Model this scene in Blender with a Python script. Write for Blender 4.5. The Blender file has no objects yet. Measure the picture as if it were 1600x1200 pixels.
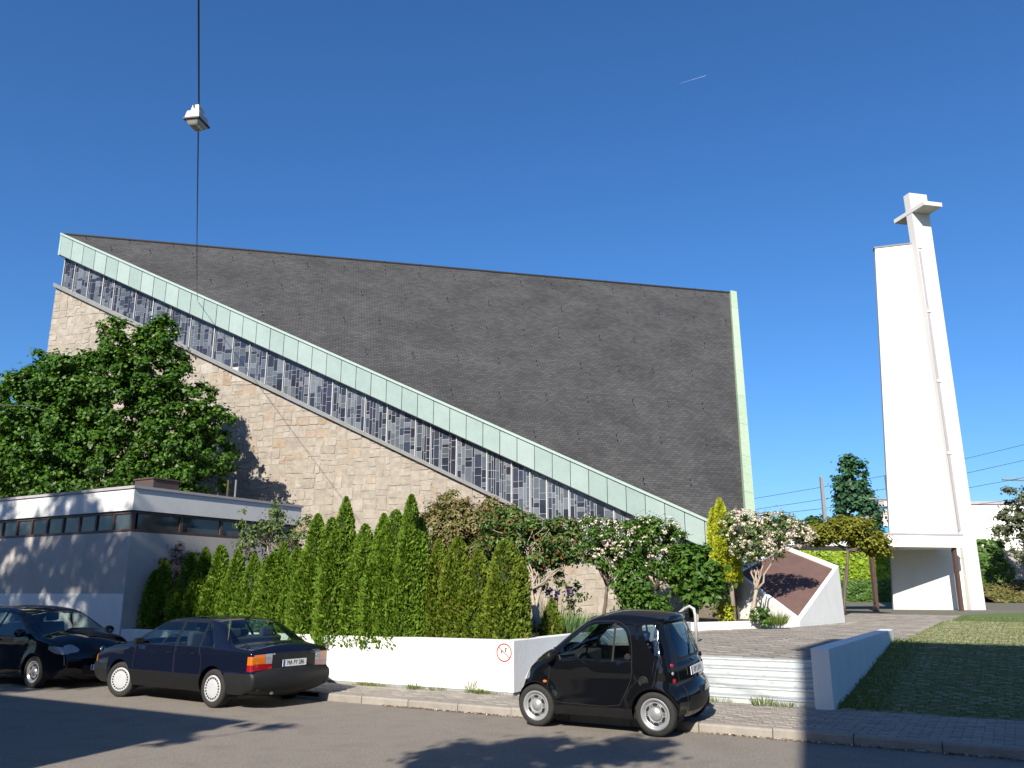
import bpy, bmesh, math, random
import numpy as np
from mathutils import Vector, Matrix

SC = bpy.context.scene
COL = SC.collection
R = math.radians
random.seed(7)
rng = np.random.default_rng(11)

# ------------------------------------------------------------------ camera
EYE = Vector((0, 0, 1.87))
PITCH = R(14.04)
FPX = 1300.0
cam_data = bpy.data.cameras.new('camera')
cam_data.sensor_width = 36.0
cam_data.lens = 36.0 * FPX / 1600.0
cam_data.clip_start = 0.05
cam_data.clip_end = 9000
cam = bpy.data.objects.new('camera', cam_data)
cam.location = EYE
cam.rotation_euler = (math.pi / 2 + PITCH, 0, 0)
COL.objects.link(cam)
SC.camera = cam

# ------------------------------------------------------------------ light
SUN_AZ, SUN_EL = R(19), R(33)          # direction the light travels, from +Y towards +X
LIGHT = Vector((math.sin(SUN_AZ) * math.cos(SUN_EL), math.cos(SUN_AZ) * math.cos(SUN_EL), -math.sin(SUN_EL)))
world = bpy.data.worlds.new('World')
SC.world = world
world.use_nodes = True
wn, wl = world.node_tree.nodes, world.node_tree.links
bg = wn['Background']
sky = wn.new('ShaderNodeTexSky')
sky.sky_type = 'NISHITA'
sky.sun_disc = False
sky.sun_elevation = SUN_EL
sky.sun_rotation = math.pi + SUN_AZ
sky.air_density = 1.0
sky.dust_density = 0.9
sky.ozone_density = 10.0
sky.altitude = 100
bg.inputs['Strength'].default_value = 0.089
sat = wn.new('ShaderNodeHueSaturation')
sat.inputs['Saturation'].default_value = 1.07
wl.new(sky.outputs[0], sat.inputs['Color'])
wl.new(sat.outputs[0], bg.inputs['Color'])
sun_data = bpy.data.lights.new('sun', 'SUN')
sun_data.energy = 5.0
sun_data.angle = R(0.5)
sun_data.color = (1.0, 0.93, 0.82)
sun = bpy.data.objects.new('sun', sun_data)
sun.rotation_euler = LIGHT.to_track_quat('-Z', 'Y').to_euler()
sun.location = (-20, -40, 40)
COL.objects.link(sun)
SC.view_settings.view_transform = 'Standard'
SC.view_settings.look = 'None'
SC.view_settings.exposure = 0.85
SC.view_settings.gamma = 1.0
SC.view_settings.use_curve_mapping = False
SC.render.engine = 'CYCLES'
SC.cycles.use_denoising = True
SC.cycles.max_bounces = 6
SC.cycles.transparent_max_bounces = 12

# ------------------------------------------------------------------ frames
D2 = Vector((.8616, -.5075, 0))        # along the street, to the right
N2 = Vector((.5075, .8616, 0))         # across the street, towards the church
def st(s, t, z=0.0): return D2 * s + N2 * t + Vector((0, 0, z))
F1 = Vector((.9682, -.2500, 0)).normalized()   # along the church's long wall
FN = Vector((-.2500, -.9682, 0)).normalized()  # out of that wall
E1 = Vector((.9744, .2250, 0)).normalized()    # along the ridge
E2 = Vector((-.2250, .9744, 0)).normalized()
A0 = Vector((-20.8, 35.9, 0))
def fac(a, z, off=0.0): return A0 + F1 * a + FN * off + Vector((0, 0, z))
def plz(x, y): return .74 + .0095 * (y - 16)
cp, sp = math.cos(PITCH), math.sin(PITCH)
def ray(u, v): return Vector((u - 800, FPX * cp - (600 - v) * sp, FPX * sp + (600 - v) * cp))
def at_y(u, v, y):
    r = ray(u, v); return EYE + r * (y / r.y)
def at_plane(u, v, p, n):
    r = ray(u, v); return EYE + r * ((Vector(p) - EYE).dot(n) / r.dot(n))
def at_t(u, v, t): return at_plane(u, v, N2 * t, N2)

# ------------------------------------------------------------------ objects
WL = {}
def tag(o, label=None, cat=None, group=None, kind=None):
    if label: o['label'] = label
    if cat: o['category'] = cat
    if group: o['group'] = group
    if kind: o['kind'] = kind
    return o
def thing(name, label, cat, loc=(0, 0, 0), group=None, rot=None):
    o = bpy.data.objects.new(name, None)
    o.empty_display_size = .2
    COL.objects.link(o)
    o.location = loc
    if rot is not None: o.rotation_euler = rot
    WL[o] = Vector(loc)
    return tag(o, label, cat, group)
def link(name, me, parent=None, local=False):
    o = bpy.data.objects.new(name, me)
    COL.objects.link(o)
    if parent is not None:
        o.parent = parent
        WL[o] = WL[parent]
    else:
        WL[o] = Vector((0, 0, 0))
    return o
class MB:
    """collects shapes, builds ONE mesh object"""
    def __init__(self): self.v, self.f, self.m = [], [], []
    def add(self, vs, fs, m=0):
        k = len(self.v)
        self.v += [tuple(p) for p in vs]
        self.f += [tuple(i + k for i in f) for f in fs]
        self.m += [m] * len(fs)
        return self
    def box(self, c, sx, sy, sz, ax=None, ay=None, m=0):
        ax = Vector((1, 0, 0)) if ax is None else ax
        ay = Vector((0, 1, 0)) if ay is None else ay
        az = ax.cross(ay).normalized()
        c = Vector(c)
        vs = [c + ax * (sx * i / 2) + ay * (sy * j / 2) + az * (sz * k / 2) for k in (-1, 1) for j in (-1, 1) for i in (-1, 1)]
        return self.add(vs, [(0, 2, 3, 1), (4, 5, 7, 6), (0, 1, 5, 4), (1, 3, 7, 5), (3, 2, 6, 7), (2, 0, 4, 6)], m)
    def stbox(self, s0, s1, t0, t1, z0, z1, m=0):
        vs = [st(s, t, z) for z in (z0, z1) for t in (t0, t1) for s in (s0, s1)]
        return self.add(vs, [(0, 2, 3, 1), (4, 5, 7, 6), (0, 1, 5, 4), (1, 3, 7, 5), (3, 2, 6, 7), (2, 0, 4, 6)], m)
    def prism(self, front, off, m=0):
        """front polygon (world points, CCW seen from the front), extruded by off (away from the viewer)"""
        n = len(front)
        f = [Vector(p) for p in front]
        vs = f + [p + Vector(off) for p in f]
        fs = [tuple(range(n)), tuple(range(2 * n - 1, n - 1, -1))]
        fs += [(i, i + n, (i + 1) % n + n, (i + 1) % n) for i in range(n)]
        return self.add(vs, fs, m)
    def tube(self, pts, r, n=6, m=0, caps=True):
        pts = [Vector(p) for p in pts]
        rs = r if hasattr(r, '__len__') else [r] * len(pts)
        vs, fs = [], []
        ref = None
        for i, p in enumerate(pts):
            a = pts[max(i - 1, 0)]; b = pts[min(i + 1, len(pts) - 1)]
            t = (b - a).normalized()
            if ref is None:
                ref = Vector((0, 0, 1)) if abs(t.z) < .9 else Vector((1, 0, 0))
            x = t.cross(ref)
            if x.length < 1e-4: x = t.cross(Vector((0, 1, 0)))
            x.normalize(); y = t.cross(x)
            ref = -y if False else ref
            for k in range(n):
                q = 2 * math.pi * k / n
                vs.append(p + x * (rs[i] * math.cos(q)) + y * (rs[i] * math.sin(q)))
        for i in range(len(pts) - 1):
            for k in range(n):
                k2 = (k + 1) % n
                fs.append((i * n + k, i * n + k2, (i + 1) * n + k2, (i + 1) * n + k))
        if caps:
            fs.append(tuple(range(n - 1, -1, -1)))
            fs.append(tuple(range((len(pts) - 1) * n, len(pts) * n)))
        return self.add(vs, fs, m)
    def lathe(self, prof, n=24, c=(0, 0, 0), m=0, a0=0, a1=2 * math.pi):
        """profile (r, y) round the y axis"""
        c = Vector(c)
        vs, fs = [], []
        for r, y in prof:
            for k in range(n):
                q = a0 + (a1 - a0) * k / n
                vs.append(c + Vector((r * math.cos(q), y, r * math.sin(q))))
        for i in range(len(prof) - 1):
            for k in range(n):
                k2 = (k + 1) % n
                fs.append((i * n + k, (i + 1) * n + k, (i + 1) * n + k2, i * n + k2))
        return self.add(vs, fs, m)
    def ball(self, c, rx, ry, rz, nu=12, nv=8, m=0):
        c = Vector(c)
        vs, fs = [], []
        for j in range(nv + 1):
            th = math.pi * j / nv
            for i in range(nu):
                ph = 2 * math.pi * i / nu
                vs.append(c + Vector((rx * math.sin(th) * math.cos(ph), ry * math.sin(th) * math.sin(ph), rz * math.cos(th))))
        for j in range(nv):
            for i in range(nu):
                i2 = (i + 1) % nu
                fs.append((j * nu + i, (j + 1) * nu + i, (j + 1) * nu + i2, j * nu + i2))
        return self.add(vs, fs, m)
    def build(self, name, mats, parent=None, local=False, smooth=False, bevel=0, origin=None):
        me = bpy.data.meshes.new(name)
        off = Vector((0, 0, 0))
        if parent is not None and not local: off = WL[parent]
        if origin is not None: off = Vector(origin)
        me.from_pydata([(p[0] - off[0], p[1] - off[1], p[2] - off[2]) for p in self.v], [], self.f)
        if not isinstance(mats, (list, tuple)): mats = [mats]
        for m in mats: me.materials.append(m)
        if len(mats) > 1: me.polygons.foreach_set('material_index', self.m)
        bm = bmesh.new(); bm.from_mesh(me)
        bmesh.ops.remove_doubles(bm, verts=bm.verts, dist=1e-5)
        bmesh.ops.recalc_face_normals(bm, faces=bm.faces)
        if bevel:
            es = [e for e in bm.edges if len(e.link_faces) == 2 and e.calc_face_angle(0) > .6]
            bmesh.ops.bevel(bm, geom=es, offset=bevel, segments=2, affect='EDGES', profile=.6)
        bm.to_mesh(me); bm.free()
        if smooth: me.polygons.foreach_set('use_smooth', [True] * len(me.polygons))
        o = link(name, me, parent)
        if origin is not None: o.location = origin; WL[o] = Vector(origin)
        return o

# ------------------------------------------------------------------ materials
def node_mat(name):
    m = bpy.data.materials.new(name); m.use_nodes = True
    nt = m.node_tree
    return m, nt.nodes, nt.links, nt.nodes['Principled BSDF']
def ramp(N, stops, interp='LINEAR'):
    r = N.new('ShaderNodeValToRGB'); e = r.color_ramp.elements
    r.color_ramp.interpolation = interp
    while len(e) < len(stops): e.new(.5)
    for i, (p, c) in enumerate(stops):
        e[i].position = p; e[i].color = (c[0], c[1], c[2], 1)
    return r
def pm(name, c1, c2=None, scale=4, rough=.7, bump=0, bscale=60, metal=0, spec=.5, detail=6, coat=0, c3=None, stain=0, stain_scale=1.2, stretch=None, speckle=0, sscale=70):
    """procedural paint / plaster / stone: two-tone noise, fine relief, optional stains"""
    m, N, L, B = node_mat(name)
    tc = N.new('ShaderNodeTexCoord')
    vec = tc.outputs['Object']
    if stretch:
        mp = N.new('ShaderNodeMapping'); mp.inputs['Scale'].default_value = stretch
        L.new(vec, mp.inputs[0]); vec = mp.outputs[0]
    c2 = c2 or tuple(x * .85 for x in c1)
    nz = N.new('ShaderNodeTexNoise'); nz.inputs['Scale'].default_value = scale; nz.inputs['Detail'].default_value = detail
    nz.inputs['Roughness'].default_value = .65
    L.new(vec, nz.inputs['Vector'])
    rp = ramp(N, [(.3, c1), (.7, c2)] if c3 is None else [(.28, c1), (.5, c2), (.74, c3)])
    L.new(nz.outputs['Fac'], rp.inputs[0])
    out = rp.outputs[0]
    if stain:
        n2 = N.new('ShaderNodeTexNoise'); n2.inputs['Scale'].default_value = stain_scale; n2.inputs['Detail'].default_value = 8
        n2.inputs['Roughness'].default_value = .75
        L.new(vec, n2.inputs['Vector'])
        r2 = ramp(N, [(.55, (0, 0, 0)), (.75, (1, 1, 1))])
        L.new(n2.outputs['Fac'], r2.inputs[0])
        mu = N.new('ShaderNodeMath'); mu.operation = 'MULTIPLY'; mu.inputs[1].default_value = stain
        L.new(r2.outputs[0], mu.inputs[0])
        mx = N.new('ShaderNodeMix'); mx.data_type = 'RGBA'
        mx.inputs['B'].default_value = (.16, .14, .11, 1)
        L.new(mu.outputs[0], mx.inputs['Factor']); L.new(out, mx.inputs['A'])
        out = mx.outputs['Result']
    if speckle:
        n4 = N.new('ShaderNodeTexNoise'); n4.inputs['Scale'].default_value = sscale; n4.inputs['Detail'].default_value = 3
        L.new(vec, n4.inputs['Vector'])
        m4 = N.new('ShaderNodeMapRange'); m4.inputs[1].default_value = .3; m4.inputs[2].default_value = .7
        m4.inputs[3].default_value = 1 - speckle; m4.inputs[4].default_value = 1 + speckle
        L.new(n4.outputs['Fac'], m4.inputs[0])
        x4 = N.new('ShaderNodeMix'); x4.data_type = 'RGBA'; x4.blend_type = 'MULTIPLY'; x4.inputs['Factor'].default_value = 1
        L.new(out, x4.inputs['A']); L.new(m4.outputs[0], x4.inputs['B']); out = x4.outputs['Result']
    L.new(out, B.inputs['Base Color'])
    B.inputs['Roughness'].default_value = rough
    B.inputs['Metallic'].default_value = metal
    B.inputs['Specular IOR Level'].default_value = spec
    B.inputs['Coat Weight'].default_value = coat
    B.inputs['Coat Roughness'].default_value = .04
    if bump:
        n3 = N.new('ShaderNodeTexNoise'); n3.inputs['Scale'].default_value = bscale; n3.inputs['Detail'].default_value = 5
        L.new(vec, n3.inputs['Vector'])
        bp = N.new('ShaderNodeBump'); bp.inputs['Strength'].default_value = bump; bp.inputs['Distance'].default_value = .02
        L.new(n3.outputs['Fac'], bp.inputs['Height']); L.new(bp.outputs[0], B.inputs['Normal'])
    return m
def pieces_mat(name, stops, rough=.85, bump=.5, bscale=25, spec=.3, interp='LINEAR', noise=.35, nscale=6):
    """a colour per piece: object random plus island random, with grain over it"""
    m, N, L, B = node_mat(name)
    oi = N.new('ShaderNodeObjectInfo'); ge = N.new('ShaderNodeNewGeometry')
    ad = N.new('ShaderNodeMath'); ad.operation = 'ADD'
    L.new(oi.outputs['Random'], ad.inputs[0]); L.new(ge.outputs['Random Per Island'], ad.inputs[1])
    fr = N.new('ShaderNodeMath'); fr.operation = 'FRACT'; L.new(ad.outputs[0], fr.inputs[0])
    rp = ramp(N, stops, interp); L.new(fr.outputs[0], rp.inputs[0])
    tc = N.new('ShaderNodeTexCoord')
    nz = N.new('ShaderNodeTexNoise'); nz.inputs['Scale'].default_value = nscale; nz.inputs['Detail'].default_value = 8
    nz.inputs['Roughness'].default_value = .7
    L.new(tc.outputs['Object'], nz.inputs['Vector'])
    mp = N.new('ShaderNodeMapRange'); mp.inputs[1].default_value = .25; mp.inputs[2].default_value = .75
    mp.inputs[3].default_value = 1 - noise; mp.inputs[4].default_value = 1 + noise
    L.new(nz.outputs['Fac'], mp.inputs[0])
    mx = N.new('ShaderNodeMix'); mx.data_type = 'RGBA'; mx.blend_type = 'MULTIPLY'; mx.inputs['Factor'].default_value = 1
    L.new(rp.outputs[0], mx.inputs['A']); L.new(mp.outputs[0], mx.inputs['B'])
    L.new(mx.outputs['Result'], B.inputs['Base Color'])
    B.inputs['Roughness'].default_value = rough
    B.inputs['Specular IOR Level'].default_value = spec
    if bump:
        n3 = N.new('ShaderNodeTexNoise'); n3.inputs['Scale'].default_value = bscale; n3.inputs['Detail'].default_value = 6
        L.new(tc.outputs['Object'], n3.inputs['Vector'])
        bp = N.new('ShaderNodeBump'); bp.inputs['Strength'].default_value = bump; bp.inputs['Distance'].default_value = .03
        L.new(n3.outputs['Fac'], bp.inputs['Height']); L.new(bp.outputs[0], B.inputs['Normal'])
    return m
def leaf_mat(name, stops, trans=.3, rough=.5, spec=.35):
    m, N, L, B = node_mat(name)
    ge = N.new('ShaderNodeNewGeometry')
    rp = ramp(N, stops); L.new(ge.outputs['Random Per Island'], rp.inputs[0])
    L.new(rp.outputs[0], B.inputs['Base Color'])
    B.inputs['Roughness'].default_value = rough; B.inputs['Specular IOR Level'].default_value = spec
    tr = N.new('ShaderNodeBsdfTranslucent')
    hs = N.new('ShaderNodeHueSaturation'); hs.inputs['Value'].default_value = 1.3; hs.inputs['Saturation'].default_value = 1.1
    L.new(rp.outputs[0], hs.inputs['Color']); L.new(hs.outputs[0], tr.inputs['Color'])
    mx = N.new('ShaderNodeMixShader'); mx.inputs[0].default_value = trans
    L.new(B.outputs[0], mx.inputs[1]); L.new(tr.outputs[0], mx.inputs[2])
    L.new(mx.outputs[0], N['Material Output'].inputs['Surface'])
    return m
def glass_mat(name, tint, alpha, rough=.02):
    """thin car glass: mostly clear, tinted, mirror-like at grazing angles"""
    m, N, L, B = node_mat(name)
    tr = N.new('ShaderNodeBsdfTransparent'); tr.inputs['Color'].default_value = (*tint, 1)
    gl = N.new('ShaderNodeBsdfGlossy'); gl.inputs['Roughness'].default_value = rough; gl.inputs['Color'].default_value = (.9, .95, 1, 1)
    lw = N.new('ShaderNodeLayerWeight'); lw.inputs['Blend'].default_value = .5
    fr = N.new('ShaderNodeMath'); fr.operation = 'POWER'; fr.inputs[1].default_value = 5; L.new(lw.outputs['Facing'], fr.inputs[0])
    mu = N.new('ShaderNodeMath'); mu.operation = 'MULTIPLY_ADD'; mu.inputs[1].default_value = .9; mu.inputs[2].default_value = .04 + alpha
    L.new(fr.outputs[0], mu.inputs[0])
    mx = N.new('ShaderNodeMixShader'); L.new(mu.outputs[0], mx.inputs[0])
    L.new(tr.outputs[0], mx.inputs[1]); L.new(gl.outputs[0], mx.inputs[2])
    L.new(mx.outputs[0], N['Material Output'].inputs['Surface'])
    return m

M = {}
M['asphalt'] = pm('asphalt', (.182, .160, .134), (.224, .198, .168), scale=1.3, rough=.9, bump=.55, bscale=170, spec=.2, c3=(.186, .165, .141), stain=.28, stain_scale=.6, speckle=.28, sscale=38)
M['soil'] = pm('soil', (.075, .055, .035), (.13, .10, .06), scale=3, rough=.95, bump=.6, bscale=30)
M['grass_base'] = pm('grass_base', (.06, .10, .018), (.085, .12, .026), scale=2.2, rough=.95, bump=.6, bscale=60)
M['far_ground'] = pm('far_ground', (.10, .10, .07), (.14, .12, .09), scale=.3, rough=.95)
M['joint'] = pm('joint_sand', (.13, .118, .095), (.10, .10, .065), scale=7, rough=.95, bump=.5, bscale=80)
M['paver'] = pieces_mat('paver', [(0, (.20, .18, .155)), (.5, (.24, .215, .185)), (1, (.28, .25, .215))], bump=.35, bscale=70, noise=.22, nscale=3)
M['slab'] = pieces_mat('slab', [(0, (.16, .145, .125)), (.5, (.20, .18, .155)), (1, (.245, .22, .19))], bump=.35, bscale=50, noise=.3, nscale=2)
M['turf_stone'] = pieces_mat('mossy_turf_stone', [(0, (.12, .125, .055)), (.5, (.17, .165, .09)), (1, (.23, .215, .145))], bump=.4, bscale=50, noise=.4, nscale=3)
M['kerb'] = pieces_mat('kerb', [(0, (.20, .182, .158)), (1, (.265, .24, .208))], bump=.35, bscale=60, noise=.25, nscale=4)
M['white'] = pm('white_paint', (.70, .70, .68), (.63, .63, .605), scale=2.5, rough=.8, bump=.3, bscale=30, spec=.25, stain=.16, stain_scale=2, stretch=(1, 1, .45))
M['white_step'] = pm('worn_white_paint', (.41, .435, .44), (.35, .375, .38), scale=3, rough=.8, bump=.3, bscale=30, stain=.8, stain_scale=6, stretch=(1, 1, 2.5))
M['tower'] = pm('tower_paint', (.56, .55, .525), (.51, .50, .475), scale=.7, rough=.85, bump=.2, bscale=14, spec=.2, stain=.14, stain_scale=1.6, stretch=(1, 1, .12))
M['plaster'] = pm('grey_plaster', (.42, .40, .375), (.36, .34, .32), scale=1.5, rough=.9, bump=.35, bscale=35, spec=.2, stain=.15, stain_scale=.9)
M['fascia_white'] = pm('fascia_plaster', (.60, .60, .58), (.54, .54, .52), scale=1.2, rough=.85, bump=.2, bscale=35, stain=.1)
M['plinth'] = pm('plinth_grey', (.22, .22, .22), (.28, .28, .27), scale=5, rough=.9)
M['brown'] = pm('brown_render', (.105, .062, .055), (.13, .08, .07), scale=2, rough=.85, bump=.4, bscale=40, spec=.2)
M['chimney'] = pm('dark_chimney', (.045, .032, .028), (.06, .042, .036), scale=4, rough=.8)
M['brown_wood'] = pm('brown_frame', (.06, .035, .028), (.085, .05, .04), scale=6, rough=.55)
M['stone'] = pieces_mat('rubble_stone', [(0, (.248, .216, .175)), (.3, (.278, .248, .206)), (.55, (.262, .228, .186)), (.8, (.292, .264, .222)), (.96, (.262, .198, .14)), (1, (.32, .298, .262))], bump=1.0, bscale=4.5, noise=.30, nscale=3.5)
M['mortar'] = pm('mortar', (.235, .202, .165), (.265, .232, .192), scale=4, rough=.95, bump=.4, bscale=20)
M['copper'] = pieces_mat('green_copper', [(0, (.195, .262, .245)), (.5, (.22, .288, .27)), (1, (.245, .308, .292))], rough=.65, bump=.08, bscale=8, noise=.1, nscale=2.2, spec=.35)
M['copper_cap'] = pm('copper_cap', (.28, .36, .325), (.235, .31, .28), scale=3, rough=.6)
M['copper_end'] = pieces_mat('copper_end', [(0, (.27, .35, .25)), (1, (.32, .40, .29))], rough=.65, bump=.1, bscale=8, noise=.15)
M['dark_gap'] = pm('dark_gap', (.02, .022, .02), (.03, .03, .028), rough=.8)
M['grey_sill'] = pm('grey_sill', (.13, .13, .125), (.17, .17, .16), scale=4, rough=.6)
M['mullion'] = pm('mullion_metal', (.38, .39, .39), (.33, .34, .34), scale=4, rough=.5)
M['lead'] = pm('lead_bars', (.34, .35, .36), (.28, .29, .30), scale=5, rough=.6)
M['pane'] = pieces_mat('pane_glass', [(0, (.075, .086, .10)), (.18, (.115, .13, .145)), (.36, (.058, .068, .08)), (.50, (.018, .020, .030)), (.8, (.022, .018, .032)), (.9, (.03, .036, .055))], rough=.12, bump=.12, bscale=4, spec=.5, interp='CONSTANT', noise=.15)
M['window'] = pm('window_glass', (.035, .045, .05), (.05, .062, .066), scale=1, rough=.06, spec=.6)
M['slate_hook'] = pm('slate_hook', (.02, .02, .02), rough=.6)
M['iron'] = pm('dark_iron', (.03, .03, .032), rough=.55)
M['cover_paint'] = pm('wheel_cover_paint', (.40, .41, .42), (.34, .35, .36), scale=9, rough=.4)
M['galv'] = pm('galvanised_steel', (.20, .205, .21), (.16, .165, .17), scale=5, rough=.6)
M['lamp_white'] = pm('lamp_enamel', (.52, .51, .47), (.44, .41, .35), scale=8, rough=.5, stain=.25, stain_scale=9)
M['lamp_glass'] = pm('lamp_glass', (.36, .37, .33), (.27, .28, .25), scale=14, rough=.12)
M['concrete'] = pm('concrete', (.33, .31, .28), (.26, .25, .225), scale=.8, rough=.9, bump=.3, bscale=10, stain=.3, stain_scale=.5)
M['far_white'] = pm('far_white_wall', (.74, .72, .68), (.69, .67, .63), scale=.3, rough=.85)
M['far_beige'] = pm('far_beige_wall', (.58, .54, .47), (.53, .49, .42), scale=.3, rough=.85)
M['far_blue'] = pm('far_blue_panel', (.05, .28, .62), (.06, .33, .68), scale=.6, rough=.5)
M['bark'] = pm('bark', (.085, .065, .048), (.14, .115, .09), scale=14, rough=.95, bump=.8, bscale=30, stretch=(1, 1, .25))
M['bark_light'] = pm('pale_bark', (.27, .22, .165), (.36, .30, .23), scale=12, rough=.9, bump=.6, bscale=30, stretch=(1, 1, .3))
M['house'] = pm('house_render', (.20, .15, .12), (.17, .125, .10), scale=.6, rough=.9)
G = lambda *a: [(p, c) for p, c in a]
M['maple'] = leaf_mat('maple_leaf', G((0, (.024, .070, .006)), (.5, (.042, .108, .009)), (1, (.09, .18, .015))), trans=.28)
M['dark_leaf'] = leaf_mat('dark_leaf', G((0, (.03, .075, .010)), (.5, (.045, .105, .013)), (1, (.07, .14, .02))), trans=.25)
M['thuja'] = leaf_mat('thuja_spray', G((0, (.064, .128, .010)), (.5, (.102, .182, .016)), (.97, (.155, .25, .025)), (1, (.19, .14, .045))), trans=.25, rough=.6, spec=.2)
M['thuja_olive'] = leaf_mat('olive_thuja_spray', G((0, (.072, .115, .010)), (.5, (.11, .16, .015)), (.94, (.15, .205, .022)), (1, (.19, .115, .035))), trans=.25, rough=.6, spec=.2)
M['thuja_core'] = pm('thuja_dark_core', (.020, .036, .006), (.03, .045, .008), scale=8, rough=.9)
M['gold'] = leaf_mat('golden_spray', G((0, (.24, .29, .014)), (.5, (.36, .40, .022)), (1, (.46, .47, .04))), trans=.3, rough=.6)
M['photinia'] = leaf_mat('bronze_leaf', G((0, (.09, .12, .03)), (.4, (.15, .16, .05)), (.75, (.23, .18, .08)), (1, (.28, .165, .085))), trans=.25)
M['redgreen'] = leaf_mat('red_tipped_leaf', G((0, (.04, .10, .018)), (.55, (.08, .155, .03)), (.82, (.13, .18, .045)), (.95, (.22, .07, .04)), (1, (.25, .08, .05))), trans=.25)
M['bush'] = leaf_mat('bush_leaf', G((0, (.032, .085, .009)), (.5, (.055, .128, .013)), (1, (.095, .18, .025))), trans=.3)
M['lightbush'] = leaf_mat('light_bush_leaf', G((0, (.07, .11, .03)), (.5, (.10, .15, .04)), (1, (.15, .20, .06))), trans=.3)
M['greytree'] = leaf_mat('grey_green_leaf', G((0, (.07, .09, .04)), (.5, (.12, .145, .07)), (1, (.19, .21, .12))), trans=.3)
M['jmaple'] = leaf_mat('flat_maple_leaf', G((0, (.11, .13, .014)), (.5, (.17, .185, .022)), (1, (.24, .23, .035))), trans=.3)
M['blossom'] = leaf_mat('blossom', G((0, (.50, .38, .28)), (.25, (.66, .56, .44)), (.6, (.74, .66, .55)), (1, (.78, .73, .65))), trans=.3, rough=.7)
M['purple'] = leaf_mat('purple_petal', G((0, (.20, .16, .50)), (1, (.32, .26, .62))), trans=.3)
M['poplar'] = leaf_mat('poplar_leaf', G((0, (.022, .075, .030)), (.5, (.035, .10, .04)), (1, (.055, .13, .055))), trans=.2)
M['ivy_yellow'] = leaf_mat('yellow_ivy', G((0, (.13, .23, .012)), (.5, (.21, .31, .015)), (1, (.29, .37, .03))), trans=.3)
M['ivy'] = leaf_mat('ivy_leaf', G((0, (.035, .09, .015)), (.5, (.06, .13, .02)), (1, (.10, .18, .03))), trans=.25)
M['cover'] = leaf_mat('ground_cover', G((0, (.08, .10, .025)), (.5, (.13, .13, .035)), (.8, (.17, .11, .05)), (1, (.16, .18, .05))), trans=.2)
M['grass'] = leaf_mat('grass_blade', G((0, (.075, .125, .02)), (.6, (.12, .17, .03)), (1, (.20, .20, .06))), trans=.25)
M['fern'] = leaf_mat('fern_blade', G((0, (.08, .16, .05)), (1, (.16, .25, .09))), trans=.3)
M['litter'] = leaf_mat('leaf_litter', G((0, (.12, .06, .03)), (.6, (.20, .11, .05)), (.8, (.5, .45, .4)), (1, (.7, .68, .62))), trans=.1)
M['heather'] = leaf_mat('dull_pink_leaf', G((0, (.08, .055, .04)), (.5, (.12, .08, .06)), (1, (.17, .11, .09))), trans=.2)
M['spruce'] = leaf_mat('spruce_needle', G((0, (.015, .045, .022)), (1, (.03, .075, .035))), trans=.1)

def slate_mat():
    m, N, L, B = node_mat('roof_slate')
    uv = N.new('ShaderNodeUVMap')
    br = N.new('ShaderNodeTexBrick')
    br.inputs['Scale'].default_value = 1; br.inputs['Brick Width'].default_value = .24; br.inputs['Row Height'].default_value = .13
    br.inputs['Mortar Size'].default_value = .008; br.inputs['Mortar Smooth'].default_value = .2
    br.inputs['Color1'].default_value = (.043, .042, .041, 1); br.inputs['Color2'].default_value = (.064, .062, .060, 1)
    br.inputs['Mortar'].default_value = (.022, .020, .019, 1); br.offset = .5
    L.new(uv.outputs[0], br.inputs['Vector'])
    wn_ = N.new('ShaderNodeTexNoise'); wn_.inputs['Scale'].default_value = .5; wn_.inputs['Detail'].default_value = 7
    L.new(uv.outputs[0], wn_.inputs['Vector'])
    mr = N.new('ShaderNodeMapRange'); mr.inputs[1].default_value = .3; mr.inputs[2].default_value = .7; mr.inputs[3].default_value = .78; mr.inputs[4].default_value = 1.22
    L.new(wn_.outputs['Fac'], mr.inputs[0])
    mx = N.new('ShaderNodeMix'); mx.data_type = 'RGBA'; mx.blend_type = 'MULTIPLY'; mx.inputs['Factor'].default_value = 1
    L.new(br.outputs['Color'], mx.inputs['A']); L.new(mr.outputs[0], mx.inputs['B'])
    # pale glints on the slates painted into the colour, a few per square metre
    mp = N.new('ShaderNodeMapping'); mp.inputs['Scale'].default_value = (3, 9, 1); L.new(uv.outputs[0], mp.inputs[0])
    sn = N.new('ShaderNodeTexNoise'); sn.inputs['Scale'].default_value = 1.6; sn.inputs['Detail'].default_value = 2; L.new(mp.outputs[0], sn.inputs['Vector'])
    sr = ramp(N, [(.70, (0, 0, 0)), (.78, (1, 1, 1))]); L.new(sn.outputs['Fac'], sr.inputs[0])
    m2 = N.new('ShaderNodeMix'); m2.data_type = 'RGBA'; m2.inputs['B'].default_value = (.26, .25, .24, 1)
    mm = N.new('ShaderNodeMath'); mm.operation = 'MULTIPLY'; mm.inputs[1].default_value = .55
    L.new(sr.outputs[0], mm.inputs[0]); L.new(mm.outputs[0], m2.inputs['Factor']); L.new(mx.outputs['Result'], m2.inputs['A'])
    L.new(m2.outputs['Result'], B.inputs['Base Color'])
    bp = N.new('ShaderNodeBump'); bp.inputs['Strength'].default_value = .6; bp.inputs['Distance'].default_value = .03; bp.invert = True
    L.new(br.outputs['Fac'], bp.inputs['Height']); L.new(bp.outputs[0], B.inputs['Normal'])
    B.inputs['Roughness'].default_value = .6; B.inputs['Specular IOR Level'].default_value = .35
    return m
M['slate'] = slate_mat()

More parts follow.
